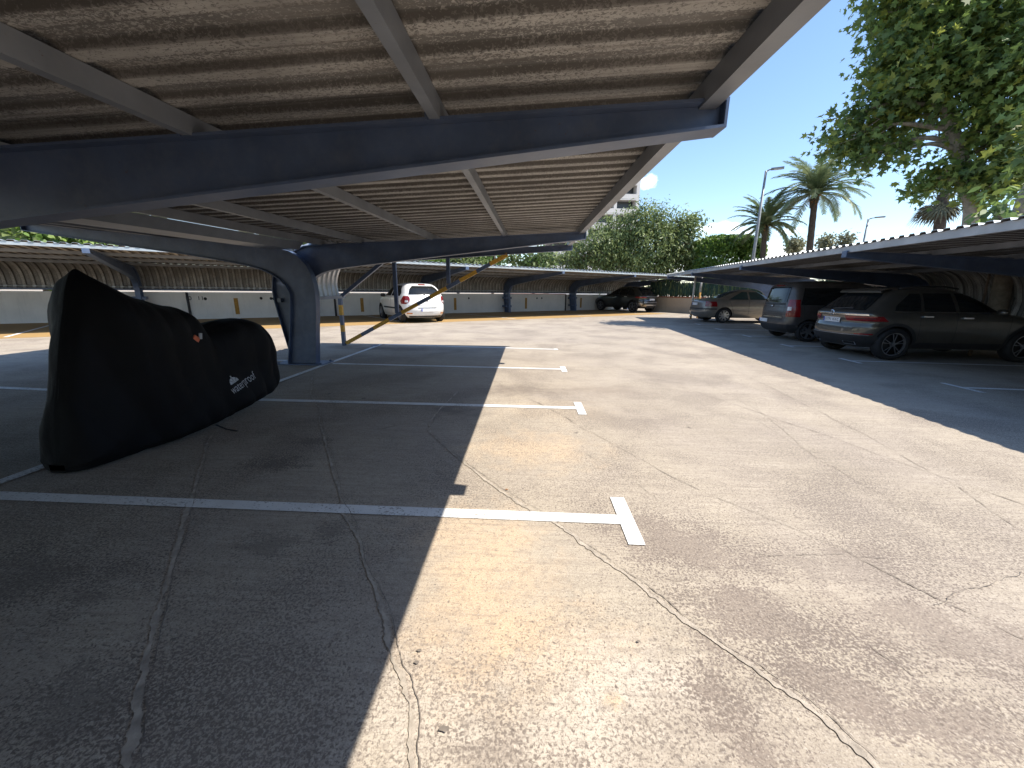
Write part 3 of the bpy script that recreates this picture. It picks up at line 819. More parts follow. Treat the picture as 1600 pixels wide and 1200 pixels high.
def plate(parent, x, z, txt, w=.52, hgt=.11, tiltx=0.0, y=0.0):
    pb = MB(); pb.box((0, 0, 0), (.012, w, hgt), None, 0); pb.box((-.0065, w / 2 - .022, 0), (.003, .04, hgt - .006), None, 1)
    o = pb.build('number_plate', ['plate', 'plate_blue'], parent); o.location = (x, y, z); o.rotation_euler = (0, tiltx, 0)
    if txt:
        vs, fs = text_mesh(txt, .1)
        sx = (w - .08) / (max(v.x for v in vs) - min(v.x for v in vs))
        MB().add([(-.0085, -v.x * sx - .02, v.y * 1.0) for v in vs], fs).build('lettering', 'ink', o)
    return o
def mirror(parent, x, y, z, side, mat):
    mb = MB(); mb.lathe([(.02, 0), (.085, .02), (.10, .09), (.085, .17), (.02, .19)], 14, 'Y')
    o = mb.build('door_mirror', mat, parent, True); o.location = (x, y, z); o.scale = (.7, side, .75); return o
def seams(h, parent, xs, z0, z1, side, mat='pipe_dark'):
    for x0, x1 in xs:
        side_patch(h, [(z0, x0 - .005), (z1, x1 - .005)], [(z0, x0 + .006), (z1, x1 + .006)], z0, z1, .003, side, 1, 12).build('door_gap', mat, parent)
def handle(h, parent, x, z, side, mat='chrome'):
    y = side * (h.side(x, z) + .02); MB().box((x, y, z), (.2, .022, .03)).build('door_handle', mat, parent)
def place(root, loc, heading, scale):
    root.location = loc; root.rotation_euler = (0, 0, heading); root.scale = (scale,) * 3

# white hatchback -------------------------------------------------
def hatchback():
    t = empty('parked_hatchback', label='white hatchback parked nose-in beneath the far carport', cat='car', group='parked cars')
    h = Hull([(.20, .16, 3.93, .76), (.34, .05, 4.02, .83), (.50, .0, 4.03, .85), (.66, .02, 3.95, .855), (.78, .05, 3.78, .85), (.90, .09, 3.4, .84), (.98, .13, 2.98, .81),
              (1.06, .18, 2.80, .77), (1.2, .29, 2.58, .705), (1.32, .42, 2.33, .63), (1.40, .56, 2.12, .545), (1.455, .80, 1.9, .42), (1.485, 1.3, 1.65, .2)], 2.6, 9)
    wr = .315; b = car_body(h, t, 'body_white', (.72, 3.2), wr, .855)
    for sd in (-1, 1):
        side_patch(h, [(.97, .70), (1.1, .66), (1.36, .98)], [(.97, 1.72), (1.36, 1.68)], .985, 1.37, .004, sd).build('side_window', 'glass', t)
        side_patch(h, [(.97, 1.80), (1.36, 1.76)], [(.97, 2.82), (1.36, 2.2)], .985, 1.37, .004, sd).build('side_window', 'glass', t)
        seams(h, t, [(1.76, 1.74), (2.85, 2.86), (.92, .74)], .36, .97, sd)
        side_patch(h, [(.5, 1.05)], [(.5, 2.7)], .50, .555, .012, sd, 16, 2).build('rubbing_strip', 'plastic', t)
        handle(h, t, 1.93, .83, sd, 'body_white'); handle(h, t, .98, .86, sd, 'body_white')
        mirror(t, 2.62, sd * .80, 1.0, sd, 'plastic')
        L, Rg = ([(.70, .86), (.76, .76), (.86, .72), (.94, .74), (1.0, .82)], [(.70, .97), (.8, .985), (.98, .95)])
        if sd < 0: L, Rg = [(a, -b_) for a, b_ in Rg], [(a, -b_) for a, b_ in L]
        lp = end_patch(h, L, Rg, .70, .99, .006).build('tail_lamp', 'lamp_red', t)
        a, c = sorted((.79 * sd, .89 * sd))
        end_patch(h, [(.7, a)], [(.7, c)], .76, .83, .010, nz=4).build('lens', 'lamp_clear', lp)
        a, c = sorted((.66 * sd, .86 * sd))
        end_patch(h, [(.3, a)], [(.3, c)], .335, .385, .006, nz=3).build('fog_lamp', 'lamp_orange', t)
        for x in (.72, 3.2): wheel(t, x, sd * .76, wr, .19, sd, 'plain', 7)
    end_patch(h, [(.99, -.74), (1.05, -.80), (1.25, -.78), (1.36, -.66)], [(.99, .74), (1.05, .80), (1.25, .78), (1.36, .66)], 1.045, 1.355, .016, nx=18, nz=14).build('rear_window', 'glass', t)
    end_patch(h, [(1.2, -.25)], [(1.2, .25)], 1.385, 1.425, .02, nz=2).build('brake_light', 'lamp_red', t)
    end_patch(h, [(.4, -.5), (.58, -.42)], [(.4, .5), (.58, .42)], .555, .575, .012, nz=2).build('tailgate_recess', 'plastic', t)
    for z in (.645,): end_patch(h, [(z, -.80)], [(z, .80)], z, z + .008, .004, nz=1, nx=20).build('tailgate_gap', 'pipe_dark', t)
    end_patch(h, [(.2, -.8)], [(.2, .8)], .205, .27, .006, nz=3).build('lower_bumper', 'plastic', t)
    plate(t, h.endx(0, .48) - .02, .485, '')
    MB().prism([(0, 0, .075), (0, -.05, 0), (0, 0, -.075), (0, .05, 0)], (-.012, 0, 0)).build('badge', 'pipe_dark', t).location = (h.endx(0, .83) - .004, 0, .83)
    MB().bar((h.endx(0, 1.02) - .02, .1, 1.02), (h.endx(0, 1.15) - .02, -.28, 1.13), .02, .02).build('rear_wiper', 'plastic', t)
    return t, h
hat, _ = hatchback()
hd = math.atan2(-WN.y, -WN.x)
p = gp(660, 503); place(hat, Vector((p.x, p.y, 0)) + WN * .62 * 1.2, hd, 1.2)

# sand grey sedan -------------------------------------------------
def sedan():
    t = empty('parked_sedan', label='sand grey four-door sedan seen from its side near the beige wall', cat='car', group='parked cars')
    h = Hull([(.22, .2, 4.3, .78), (.34, .06, 4.42, .85), (.48, .0, 4.46, .875), (.62, .02, 4.40, .885), (.78, .05, 4.2, .88), (.9, .08, 3.75, .865), (.97, .13, 3.35, .84), (1.005, .22, 3.2, .815),
              (1.03, .50, 3.12, .79), (1.06, .78, 3.04, .765), (1.12, .98, 2.93, .74), (1.24, 1.28, 2.72, .675), (1.34, 1.58, 2.5, .61), (1.41, 1.9, 2.3, .52), (1.445, 2.05, 2.2, .3)], 3.2, 9)
    wr = .32; car_body(h, t, 'body_sand', (.98, 3.6), wr, .88)
    for sd in (-1, 1):
        side_patch(h, [(1.0, 1.12), (1.34, 1.75)], [(1.0, 1.98), (1.34, 1.96)], 1.01, 1.335, .004, sd).build('side_window', 'glass_green', t)
        side_patch(h, [(1.0, 2.06), (1.34, 2.03)], [(1.0, 3.02), (1.34, 2.42)], 1.01, 1.335, .004, sd).build('side_window', 'glass_green', t)
        seams(h, t, [(2.02, 2.0), (3.1, 3.12), (1.42, 1.15)], .36, 1.0, sd)
        handle(h, t, 2.18, .90, sd, 'body_sand'); handle(h, t, 1.28, .92, sd, 'body_sand')
        mirror(t, 2.92, sd * .82, 1.03, sd, 'body_sand')
        a, c = (.80, .985) if sd > 0 else (-.985, -.80)
        end_patch(h, [(.7, a), (.93, a)], [(.7, c), (.93, c)], .70, .92, .006).build('tail_lamp', 'lamp_red', t)
        for x in (.98, 3.6): wheel(t, x, sd * .785, wr, .2, sd, 'plain', 9)
    end_patch(h, [(.6, -.985)], [(.6, .985)], .575, .625, .012, nz=2, nx=24).build('bumper_strip', 'plastic', t)
    for sd in (-1, 1): side_patch(h, [(.6, .12)], [(.6, .56)], .575, .625, .012, sd, 6, 2).build('bumper_strip', 'plastic', t)
    end_patch(h, [(1.07, -.72), (1.36, -.74)], [(1.07, .72), (1.36, .74)], 1.08, 1.37, .012, nz=14).build('rear_window', 'glass_green', t)
    end_patch(h, [(.66, -.72)], [(.66, .72)], .655, .663, .004, nz=1, nx=16).build('boot_gap', 'pipe_dark', t)
    plate(t, h.endx(0, .8) - .016, .80, '')
    MB().tube([(.12, .35, .23), (-.0, .35, .22)], .03, 8).build('exhaust_pipe', 'chrome', t, True)
    MB().box((.3, -.2, .2), (.06, .5, .16)).build('tow_bar', 'arch', t)
    return t, h
sed, _ = sedan()
hs = R(1.5); p = gp(1128, 504.5)
place(sed, Vector((p.x, p.y, 0)) - Matrix.Rotation(hs, 3, 'Z') @ Vector((.98, -.79, 0)) * 1.14, hs, 1.14)

# dark van --------------------------------------------------------
def van():
    t = empty('parked_van', label='dusty dark van with tall red and white tail lamp between sedan and SUV', cat='van', group='parked cars')
    h = Hull([(.24, .16, 4.15, .80), (.38, .03, 4.26, .88), (.52, .0, 4.28, .90), (.7, .02, 4.25, .91), (.85, .03, 4.1, .91), (.97, .05, 3.8, .905), (1.08, .07, 3.45, .89),
              (1.25, .10, 3.15, .86), (1.45, .14, 2.85, .82), (1.62, .18, 2.55, .775), (1.72, .24, 2.3, .73), (1.785, .38, 2.1, .64), (1.815, .8, 1.8, .4)], 3.6, 13)
    wr = .32; car_body(h, t, 'body_van', (.75, 3.45), wr, .91)
    for sd in (-1, 1):
        side_patch(h, [(1.08, .42), (1.62, .5)], [(1.08, 1.75), (1.62, 1.75)], 1.10, 1.60, .004, sd).build('side_window', 'glass', t)
        side_patch(h, [(1.08, 1.85), (1.62, 1.85)], [(1.08, 3.3), (1.62, 2.6)], 1.10, 1.60, .004, sd).build('side_window', 'glass', t)
        seams(h, t, [(1.8, 1.8), (3.2, 3.2), (.62, .5)], .4, 1.1, sd)
        mirror(t, 3.1, sd * .88, 1.12, sd, 'plastic')
        a, c = (.80, .985) if sd > 0 else (-.985, -.80)
        lp = end_patch(h, [(.7, a)], [(.7, c)], .74, 1.26, .008).build('tail_lamp', 'lamp_red', t)
        a, c = (.81, .90) if sd > 0 else (-.90, -.81)
        end_patch(h, [(.7, a)], [(.7, c)], .93, 1.04, .012, nz=4).build('lens', 'lamp_clear', lp)
        for x in (.75, 3.45): wheel(t, x, sd * .81, wr, .2, sd, 'plain', 6)
    end_patch(h, [(1.2, -.74), (1.6, -.78)], [(1.2, .74), (1.6, .78)], 1.17, 1.63, .012, nz=14).build('rear_window', 'glass', t)
    end_patch(h, [(1.66, -.3)], [(1.66, .3)], 1.665, 1.695, .012, nz=2).build('brake_light', 'lamp_red', t)
    end_patch(h, [(.3, -.985)], [(.3, .985)], .27, .50, .02, nx=20).build('bumper', 'plastic', t)
    for z, w in ((1.02, .76), (.80, .76), (.64, .72)): end_patch(h, [(z, -w)], [(z, w)], z, z + .016, .006, nz=1, nx=16).build('tailgate_crease', 'pipe_dark', t)
    end_patch(h, [(.7, -.7)], [(.7, .55)], .70, .735, .02, nz=2).build('tailgate_handle', 'chrome', t)
    end_patch(h, [(1.1, -.7)], [(1.1, .7)], 1.085, 1.15, .01, nz=2).build('tailgate_trim', 'plastic', t)
    plate(t, h.endx(0, .62) - .03, .585, '', y=.32)
    MB().bar((h.endx(.2, 1.2) - .03, .3, 1.2), (h.endx(.2, 1.3) - .02, -.35, 1.25), .02, .025).build('rear_wiper', 'plastic', t)
    bd = MB().lathe([(.001, 0), (.05, 0), (.055, .012)], 20, 'Y').build('badge', 'chrome', t)
    bd.rotation_euler = (0, 0, R(90)); bd.location = (h.endx(0, 1.04) - .004, 0, 1.055)
    return t, h
vn, _ = van()
hv = R(-5); p = gp(1259, 534)
place(vn, Vector((p.x, p.y, 0)) - Matrix.Rotation(hv, 3, 'Z') @ Vector((.75, -.86, 0)) * 1.02, hv, 1.02)

# SUVs ------------------------------------------------------------
def suv(mat, label, txt, kind):
    t = empty('parked_suv', label=label, cat='car', group='parked cars')
    h = Hull([(.25, .24, 4.25, .80), (.40, .08, 4.36, .88), (.55, .02, 4.41, .905), (.70, .03, 4.36, .915), (.82, .07, 4.22, .91), (.93, .05, 3.95, .905), (1.0, .05, 3.6, .89), (1.07, .12, 3.2, .86),
              (1.16, .24, 3.02, .82), (1.28, .39, 2.82, .765), (1.40, .54, 2.58, .70), (1.49, .66, 2.36, .64), (1.55, .82, 2.18, .575), (1.59, 1.05, 2.0, .48), (1.615, 1.5, 1.75, .25)], 3.0, 9)
    wr = .355; car_body(h, t, mat, (.82, 3.55), wr, .915)
    for sd in (-1, 1):
        side_patch(h, [(1.05, .72), (1.2, .78), (1.47, 1.12)], [(1.05, 1.28), (1.47, 1.32)], 1.08, 1.46, .004, sd).build('side_window', 'glass', t)
        side_patch(h, [(1.05, 1.34), (1.47, 1.38)], [(1.05, 2.0), (1.47, 1.96)], 1.08, 1.47, .004, sd).build('side_window', 'glass', t)
        side_patch(h, [(1.05, 2.08), (1.47, 2.04)], [(1.05, 3.05), (1.47, 2.42)], 1.08, 1.47, .004, sd).build('side_window', 'glass', t)
        side_patch(h, [(1.055, .7)], [(1.055, 3.05)], 1.055, 1.072, .01, sd, 20, 1).build('window_trim', 'chrome', t)
        seams(h, t, [(2.04, 2.02), (3.12, 3.14), (1.3, 1.25)], .42, 1.06, sd)
        handle(h, t, 2.22, .95, sd); handle(h, t, 1.40, .97, sd)
        mirror(t, 2.85, sd * .86, 1.08, sd, mat)
        side_patch(h, [(.3, 1.28)], [(.3, 3.08)], .27, .40, .012, sd, 16, 3).build('sill_cladding', 'plastic', t)
        side_patch(h, [(.55, 1.3)], [(.55, 3.0)], .565, .58, .012, sd, 16, 1).build('body_crease', mat, t)
        for x in (.82, 3.55):
            arch_ring(h, x, wr, wr * 1.12, wr * 1.12 + .065, .012, sd).build('arch_cladding', 'plastic', t)
            wheel(t, x, sd * .81, wr, .23, sd, 'twin', 5)
        if kind == 'near':
            L, Rg = [(.80, .50), (.97, .40)], [(.80, .985), (.97, .97)]
            if sd < 0: L, Rg = [(a, -b_) for a, b_ in Rg], [(a, -b_) for a, b_ in L]
            lp = end_patch(h, L, Rg, .845, .955, .008, nx=18).build('tail_lamp', 'lamp_red', t)
            a, c = sorted((.62 * sd, .93 * sd)); end_patch(h, [(.9, a)], [(.9, c)], .893, .906, .013, nz=1).build('lens', 'pipe_dark', lp)
            a, c = sorted((.72 * sd, .93 * sd)); end_patch(h, [(.5, a)], [(.5, c)], .545, .575, .012, nz=1).build('reflector', 'lamp_red', t)
            for z0, z1, m_ in ((.30, .375, 'chrome'), (.315, .36, 'arch')):
                a, c = sorted(((.46 + (.02 if m_ == 'arch' else 0)) * sd, (.74 - (.02 if m_ == 'arch' else 0)) * sd))
                end_patch(h, [(z0, a)], [(z0, c)], z0, z1, .036 if m_ == 'chrome' else .042, nz=1).build('exhaust_trim', m_, t)
            mb = MB().tube([(.95, sd * .57, 1.565), (1.2, sd * .56, 1.605), (1.9, sd * .55, 1.62), (2.2, sd * .57, 1.57)], .017, 8); mb.build('roof_rail', 'chrome' if False else 'plastic', t, True)
        else:
            a, c = sorted((.55 * sd, .985 * sd)); end_patch(h, [(.9, a)], [(.9, c)], .90, .975, .010, nx=14).build('tail_lamp', 'lamp_red', t)
            a, c = sorted((.80 * sd, .97 * sd)); end_patch(h, [(.7, a)], [(.7, c)], .35, .60, .010).build('bumper_corner', 'alloy', t)
    end_patch(h, [(1.1, -.80), (1.48, -.80)], [(1.1, .80), (1.48, .80)], 1.09, 1.46, .014, nz=14).build('rear_window', 'glass', t)
    mb = MB(); rows = []
    for x, z, w in ((.56, 1.50, .60), (.62, 1.545, .62), (.9, 1.585, .52)): rows.append([(x - .03 * (1 - (f / 5) ** 2), w * f / 5, z) for f in range(-5, 6)])
    mb.grid(rows); mb.grid([[(x, y, z - .025) for x, y, z in r_] for r_ in rows]); mb.grid([rows[0], [(x, y, z - .025) for x, y, z in rows[0]]])
    mb.build('roof_spoiler', mat, t)
    end_patch(h, [(.27, -.96)], [(.27, .96)], .265, .52 if kind == 'near' else .40, .022, nx=24).build('bumper_cladding', 'plastic', t)
    MB().bar((h.endx(0, 1.1) - .02, .12, 1.10), (h.endx(0, 1.14) - .02, -.4, 1.13), .02, .022).build('rear_wiper', 'plastic', t)
    if kind == 'near':
        end_patch(h, [(.97, -.88)], [(.97, .88)], .968, .998, .012, nz=2, nx=20).build('tailgate_bar', 'chrome', t)
        end_patch(h, [(.5, -.9)], [(.5, .9)], .53, .542, .026, nz=1, nx=20).build('bumper_trim', 'chrome', t)
        end_patch(h, [(.68, -.78), (.84, -.55)], [(.68, .78), (.84, .55)], .668, .676, .006, nz=1, nx=16).build('tailgate_gap', 'pipe_dark', t)
        end_patch(h, [(.7, -.32), (.9, -.36)], [(.7, .32), (.9, .36)], .755, .925, .004).build('plate_recess', mat, t)
        plate(t, h.endx(0, .85) - .016, .845, txt)
        st = MB(); st.lathe([(.058, 0), (.068, -.006), (.058, -.01)], 22, 'Y')
        for k in range(3):
            a = math.pi / 2 + k * 2 * math.pi / 3; st.bar((0, -.004, 0), (.058 * math.cos(a), -.004, .058 * math.sin(a)), .012, .012, (0, 1, 0))
        o = st.build('badge', 'chrome', t); o.rotation_euler = (0, 0, R(-90)); o.location = (h.endx(0, 1.0) - .012, 0, 1.0)
    else:
        end_patch(h, [(.9, -.55)], [(.9, .55)], .955, 1.01, .012, nz=2, nx=18).build('tailgate_bar', 'alloy', t)
        end_patch(h, [(.62, -.72)], [(.62, .72)], .60, .665, .016, nz=2, nx=18).build('bumper_bar', 'alloy', t)
        end_patch(h, [(.32, -.88), (.5, -.66)], [(.32, .88), (.5, .66)], .33, .50, .026, nx=18).build('skid_plate', 'alloy', t)
        end_patch(h, [(.33, -.55), (.42, -.48)], [(.33, .55), (.42, .48)], .34, .41, .032, nx=12).build('skid_opening', 'arch', t)
        plate(t, h.endx(0, .82) - .016, .80, '')
    return t, h
s1, _ = suv('body_grey', 'graphite SUV with twin-spoke wheels and plate 0791, closest car on the right', '0791 KKC', 'near')
p = gp(1391, 563); q = gp(1594, 567); hq = math.atan2(q.y - p.y, q.x - p.x)
place(s1, Vector((p.x, p.y, 0)) - Matrix.Rotation(hq, 3, 'Z') @ Vector((.82, -.92, 0)) * 1.02, hq, 1.02)
s2, _ = suv('body_dark', 'dark SUV with silver rear bumper bars at the far end of the white wall', '', 'far')
p = gp(1018, 488.5); place(s2, (p.x, p.y, 0), hd, 1.17)

# ------------------------------------------------------------------ covered motorcycle
def moto():
    t = empty('covered_motorcycle', (-3.72, 3.8, 0), 0, 'motorcycle under a fitted black waterproof cover parked beside the near post', 'motorcycle')
    # y along the bike, ridge height, half widths at ridge / middle / hem, hem height
    T = [(2.64, .10, .01, .05, .07, .015), (2.68, .30, .03, .11, .17, .015), (2.73, .55, .04, .14, .21, .02), (2.85, .95, .05, .16, .24, .02), (2.95, 1.28, .06, .19, .26, .02), (3.02, 1.48, .07, .24, .28, .02), (3.09, 1.585, .08, .32, .30, .03), (3.17, 1.555, .09, .40, .34, .03),
         (3.30, 1.455, .12, .42, .40, .04), (3.5, 1.36, .14, .39, .43, .05), (3.75, 1.285, .14, .35, .45, .06), (3.90, 1.255, .13, .33, .45, .07), (3.97, 1.20, .11, .31, .45, .07),
         (4.05, 1.03, .14, .31, .44, .08), (4.16, 1.015, .17, .33, .43, .09), (4.40, 1.065, .20, .35, .42, .11), (4.70, 1.09, .21, .37, .40, .13), (4.86, 1.05, .20, .36, .37, .16), (4.95, .92, .17, .31, .32, .20), (5.01, .66, .10, .22, .24, .25), (5.03, .48, .04, .14, .16, .29)]
    rows = []
    tt = [(r[0], r) for r in T]
    def val(y, c):
        i = 0
        while i < len(T) - 2 and T[i + 1][0] < y: i += 1
        u = max(0, min(1, (y - T[i][0]) / (T[i + 1][0] - T[i][0])))
        g0 = lambda k: T[max(0, min(len(T) - 1, k))][c]
        m0 = (g0(i + 1) - g0(i - 1)) / 2; m1 = (g0(i + 2) - g0(i)) / 2
        return (2 * u ** 3 - 3 * u * u + 1) * g0(i) + (u ** 3 - 2 * u * u + u) * m0 + (-2 * u ** 3 + 3 * u * u) * g0(i + 1) + (u ** 3 - u * u) * m1
    NY = 170
    for i in range(NY + 1):
        y = 2.64 + 2.39 * i / NY
        zt, wt, wm, wb, zb = (val(y, c) for c in (1, 2, 3, 4, 5))
        prof = [(wb * .93, zb), (wb, zb + .06), (wb * .97 + wm * .03, zb + .18 * (zt - zb)), ((wm * .6 + wb * .4), zb + .42 * (zt - zb)), (wm, zb + .70 * (zt - zb)), ((wm * .55 + wt * .45), zb + .9 * (zt - zb)), (wt * .75, zb + .975 * (zt - zb)), (0, zt)]
        half = catmull(prof, 6)
        row = []
        for sd in (1, -1):
            seq = half if sd > 0 else list(reversed(half))[1:]
            for p in seq:
                x = sd * p.x; z = p.y
                v = Vector((x, y, z))
                hgt = (z - zb) / max(.1, zt - zb)
                f = .034 * noise.noise(Vector((x * 1.3, y * 2.4 + z * 1.1, z * 1.9))) + .016 * noise.noise(Vector((x * 3, y * 5 - z * 4, z * 3)))
                fold = .020 * math.sin(y * 7.5 + 2.2 * z + 2 * noise.noise(Vector((y, z, 1)))) * max(0.0, 1 - hgt) ** 1.2
                # sag between seat and tail
                sag = -.035 * math.exp(-((y - 4.0) / .22) ** 2 - ((z - .65) / .3) ** 2)
                f += .022 * abs(math.sin(y * 11 + 5 * noise.noise(Vector((y * .8, z * .6, 4)))+ z * 1.5)) * (1 - max(0, hgt - .6)) - .006
                n = Vector((sd, 0, .25)).normalized() if abs(x) > .02 else Vector((0, 0, 1))
                v += n * (f + fold + sag) * (.5 if hgt > .95 else 1)
                v.z = max(v.z, .012)
                row.append(v - Vector((0, 3.8, 0)))
        rows.append(row)
    mb = MB().grid(rows); mb.poly([p for p in rows[0]]); mb.poly(list(reversed(rows[-1])))
    o = mb.build('cover', 'cloth', t, True)
    bvh = BVHTree.FromPolygons([Vector(v) for v in mb.v], mb.f)
    def on(y, z, off=.006):
        hit = bvh.ray_cast(Vector((3, y - 3.8, z)), Vector((-1, 0, 0)))
        return Vector((hit[0].x + off, y - 3.8, z)) if hit[0] else Vector((.4, y - 3.8, z))
    def pick(px, py):                                                  # the point of the cover seen at a pixel
        r = ray(px, py).normalized(); hit = bvh.ray_cast(CAM - Vector((-3.72, 3.8, 0)), r); return hit[0]
    c = pick(379, 598); a = pick(363, 609); b = pick(395, 586)
    if c is None or a is None or b is None: c, a, b = on(4.72, .42), on(4.6, .36), on(4.84, .48)
    cy, cz = c.y + 3.8, c.z; ang = math.atan2(b.z - a.z, b.y - a.y); Ls = math.hypot(b.z - a.z, b.y - a.y) * 1.12
    vs, fs = text_mesh('waterproof', .1); wd = max(v.x for v in vs) - min(v.x for v in vs); k = Ls / wd
    def put(x, y): return on(cy + (x * math.cos(ang) - y * math.sin(ang)) * 1.0, cz + x * math.sin(ang) + y * math.cos(ang))
    MB().add([put(v.x * k, v.y * k * 1.35) for v in vs], fs).build('lettering', 'print', o)
    um = MB(); ux, uy, ur = -.24 * Ls, .075 * Ls + .02, .16 * Ls
    for k2 in range(4):
        a0 = math.pi * (k2 + .06) / 4; a1 = math.pi * (k2 + .94) / 4
        um.add([put(ux, uy)] + [put(ux + ur * math.cos(a0 + (a1 - a0) * j / 4), uy + ur * .85 * math.sin(a0 + (a1 - a0) * j / 4)) for j in range(5)], [(0, 1, 2, 3, 4, 5)])
    um.add([put(ux - .008, uy + ur * .85), put(ux + .008, uy + ur * .85), put(ux + .008, uy + ur * 1.15), put(ux - .008, uy + ur * 1.15)], [(0, 1, 2, 3)])
    um.build('umbrella_print', 'print', o)
    q = pick(305, 529) or on(4.05, .98)
    tg = MB(); tg.box((0, 0, 0), (.012, .07, .045), Matrix.Rotation(R(-40), 3, 'X')); tg.box((.004, .05, .02), (.012, .03, .06), Matrix.Rotation(R(-10), 3, 'X'), 1)
    g2 = tg.build('tag', ['tag', 'print'], o); g2.location = q + Vector((.012, 0, 0))
    s0, s1_ = gp(336, 671), gp(370, 675)
    e = Vector((-3.72, 3.8, 0))
    MB().grid([[s0 - e + Vector((0, 0, .05)), (s0 + s1_) / 2 - e + Vector((0, 0, .012)), s1_ - e + Vector((0, 0, .008))], [s0 - e + Vector((.01, .02, .05)), (s0 + s1_) / 2 - e + Vector((.01, .02, .012)), s1_ - e + Vector((.01, .02, .008))]]).build('strap', 'plastic', o)
moto()

# ------------------------------------------------------------------ vegetation
STAR = np.array([(0, 0), (.18, .12), (.55, .10), (.34, .30), (.62, .62), (.22, .56), (0, 1.05), (-.22, .56), (-.62, .62), (-.34, .30), (-.55, .10), (-.18, .12)])
OVAL = np.array([(0, 0), (.22, .25), (.24, .6), (0, 1), (-.24, .6), (-.22, .25)])
STRIPL = np.array([(-.09, 0), (.09, 0), (.07, .6), (0, 1), (-.07, .6)])
def leaf_mesh(name, centers, outward, size, shape, mats, parent, droop=.3, seed=0, sizevar=.35, mixw=(.5, .3, .2), tuft=None):
    """many separate leaf blades; every blade is a flat polygon set at its own angle"""
    r = np.random.default_rng(seed); n = len(centers)
    nrm = r.normal(size=(n, 3)); nrm /= np.linalg.norm(nrm, axis=1)[:, None]
    nrm = nrm * .75 + outward * .45 + np.array([0, 0, .45]); nrm /= np.linalg.norm(nrm, axis=1)[:, None]
    b = r.normal(size=(n, 3)) + outward * .6 + np.array([0, 0, -droop * 2.2])
    b -= nrm * (b * nrm).sum(1)[:, None]; b /= np.linalg.norm(b, axis=1)[:, None]
    a = np.cross(b, nrm)
    sz = size * (1 + sizevar * r.uniform(-1, 1, n))
    K = len(shape)
    V = centers[:, None, :] + (a[:, None, :] * shape[None, :, 0, None] + b[:, None, :] * shape[None, :, 1, None]) * sz[:, None, None]
    V += nrm[:, None, :] * (np.abs(shape[None, :, 0, None]) * .25 * sz[:, None, None])
    V = V.reshape(-1, 3)
    me = bpy.data.meshes.new(name)
    me.vertices.add(n * K); me.vertices.foreach_set('co', V.astype(np.float32).ravel())
    me.loops.add(n * K); me.loops.foreach_set('vertex_index', np.arange(n * K, dtype=np.int32))
    me.polygons.add(n); me.polygons.foreach_set('loop_start', np.arange(0, n * K, K, dtype=np.int32))
    for m in mats: me.materials.append(m)
    mi = tuft if tuft is not None else r.choice(3, n, p=mixw)
    me.polygons.foreach_set('material_index', mi.astype(np.int32))
    me.update(calc_edges=True); me.validate()
    o = bpy.data.objects.new(name, me); COL.objects.link(o); o.parent = parent
    return o
def blob_points(blobs, n, r, per=14, spread=.28, shell=.55):
    """twigs spread through ellipsoids, leaves gathered round each twig"""
    w = np.array([b[3] * b[4] * b[5] for b in blobs]) ** .75; w /= w.sum()
    nt = n // per; bi = r.choice(len(blobs), nt, p=w)
    B = np.array(blobs)
    d = r.normal(size=(nt, 3)); d /= np.linalg.norm(d, axis=1)[:, None]
    rad = (shell + (1 - shell) * r.uniform(0, 1, nt)) ** 1.0
    deep = r.uniform(0, 1, nt) < .3; rad[deep] *= r.uniform(.2, 1, deep.sum())
    tw = B[bi, :3] + d * rad[:, None] * B[bi, 3:6]
    c = np.repeat(tw, per, 0) + r.normal(size=(nt * per, 3)) * spread
    tone = r.choice(3, nt, p=(.5, .32, .18)); tn = np.repeat(tone, per); fl = r.uniform(0, 1, nt * per) < .3; tn[fl] = r.choice(3, fl.sum())
    return c, np.repeat(d, per, 0), tn, tw
def make_tree(name, label, cat, group, base, trunk, blobs, n, size, shape, mats, bark, r0, seed, per=14, spread=.28, droop=.3, limbs=True, shell=.55):
    t = empty(name, base, 0, label, cat, group); base = Vector(base); r = np.random.default_rng(seed)
    P = [Vector(p) - base for p in trunk]; sm = catmull([tuple(p) for p in P], 5)
    rad = [r0 * (1 - .6 * i / (len(sm) - 1)) for i in range(len(sm))]; rad[0] = r0 * 1.25
    tb = MB().tube(sm, rad, 10)
    if limbs:
        for b in blobs:
            c = Vector(b[:3]) - base
            k = min(range(len(sm)), key=lambda i: (sm[i] - c).length + (0 if sm[i].z < c.z else 2.5)); k = min(k, len(sm) - 2); s0 = sm[k]
            mid = s0.lerp(c, .5) + Vector((random.uniform(-.2, .2), random.uniform(-.2, .2), .12 * (c - s0).length))
            tb.tube(catmull([tuple(s0), tuple(mid), tuple(c)], 4), [rad[k] * .5 * (1 - .8 * j / 8) for j in range(9)], 6)
            for _ in range(5):
                e = c + Vector((random.uniform(-1, 1) * b[3], random.uniform(-1, 1) * b[4], random.uniform(-.9, .9) * b[5])) * .8
                tb.tube([mid.lerp(c, random.random()), (mid.lerp(e, .6)), e], [rad[k] * .16, rad[k] * .1, rad[k] * .03], 5)
    tb.build('trunk', bark, t, True)
    c, d, tn, tw = blob_points(blobs, n, r, per, spread, shell)
    leaf_mesh('crown', c - np.array(base), d, size, shape, mats, t, droop, seed + 1, tuft=tn)
    return t
def pxblobs(L, dist, ysq=1.0, zs=1.0):
    out = []
    for px, py, r in L:
        p = at(px, py, dist + random.uniform(-.8, .8)); out.append((p.x, p.y, p.z, r, r * ysq, r * zs))
    return out
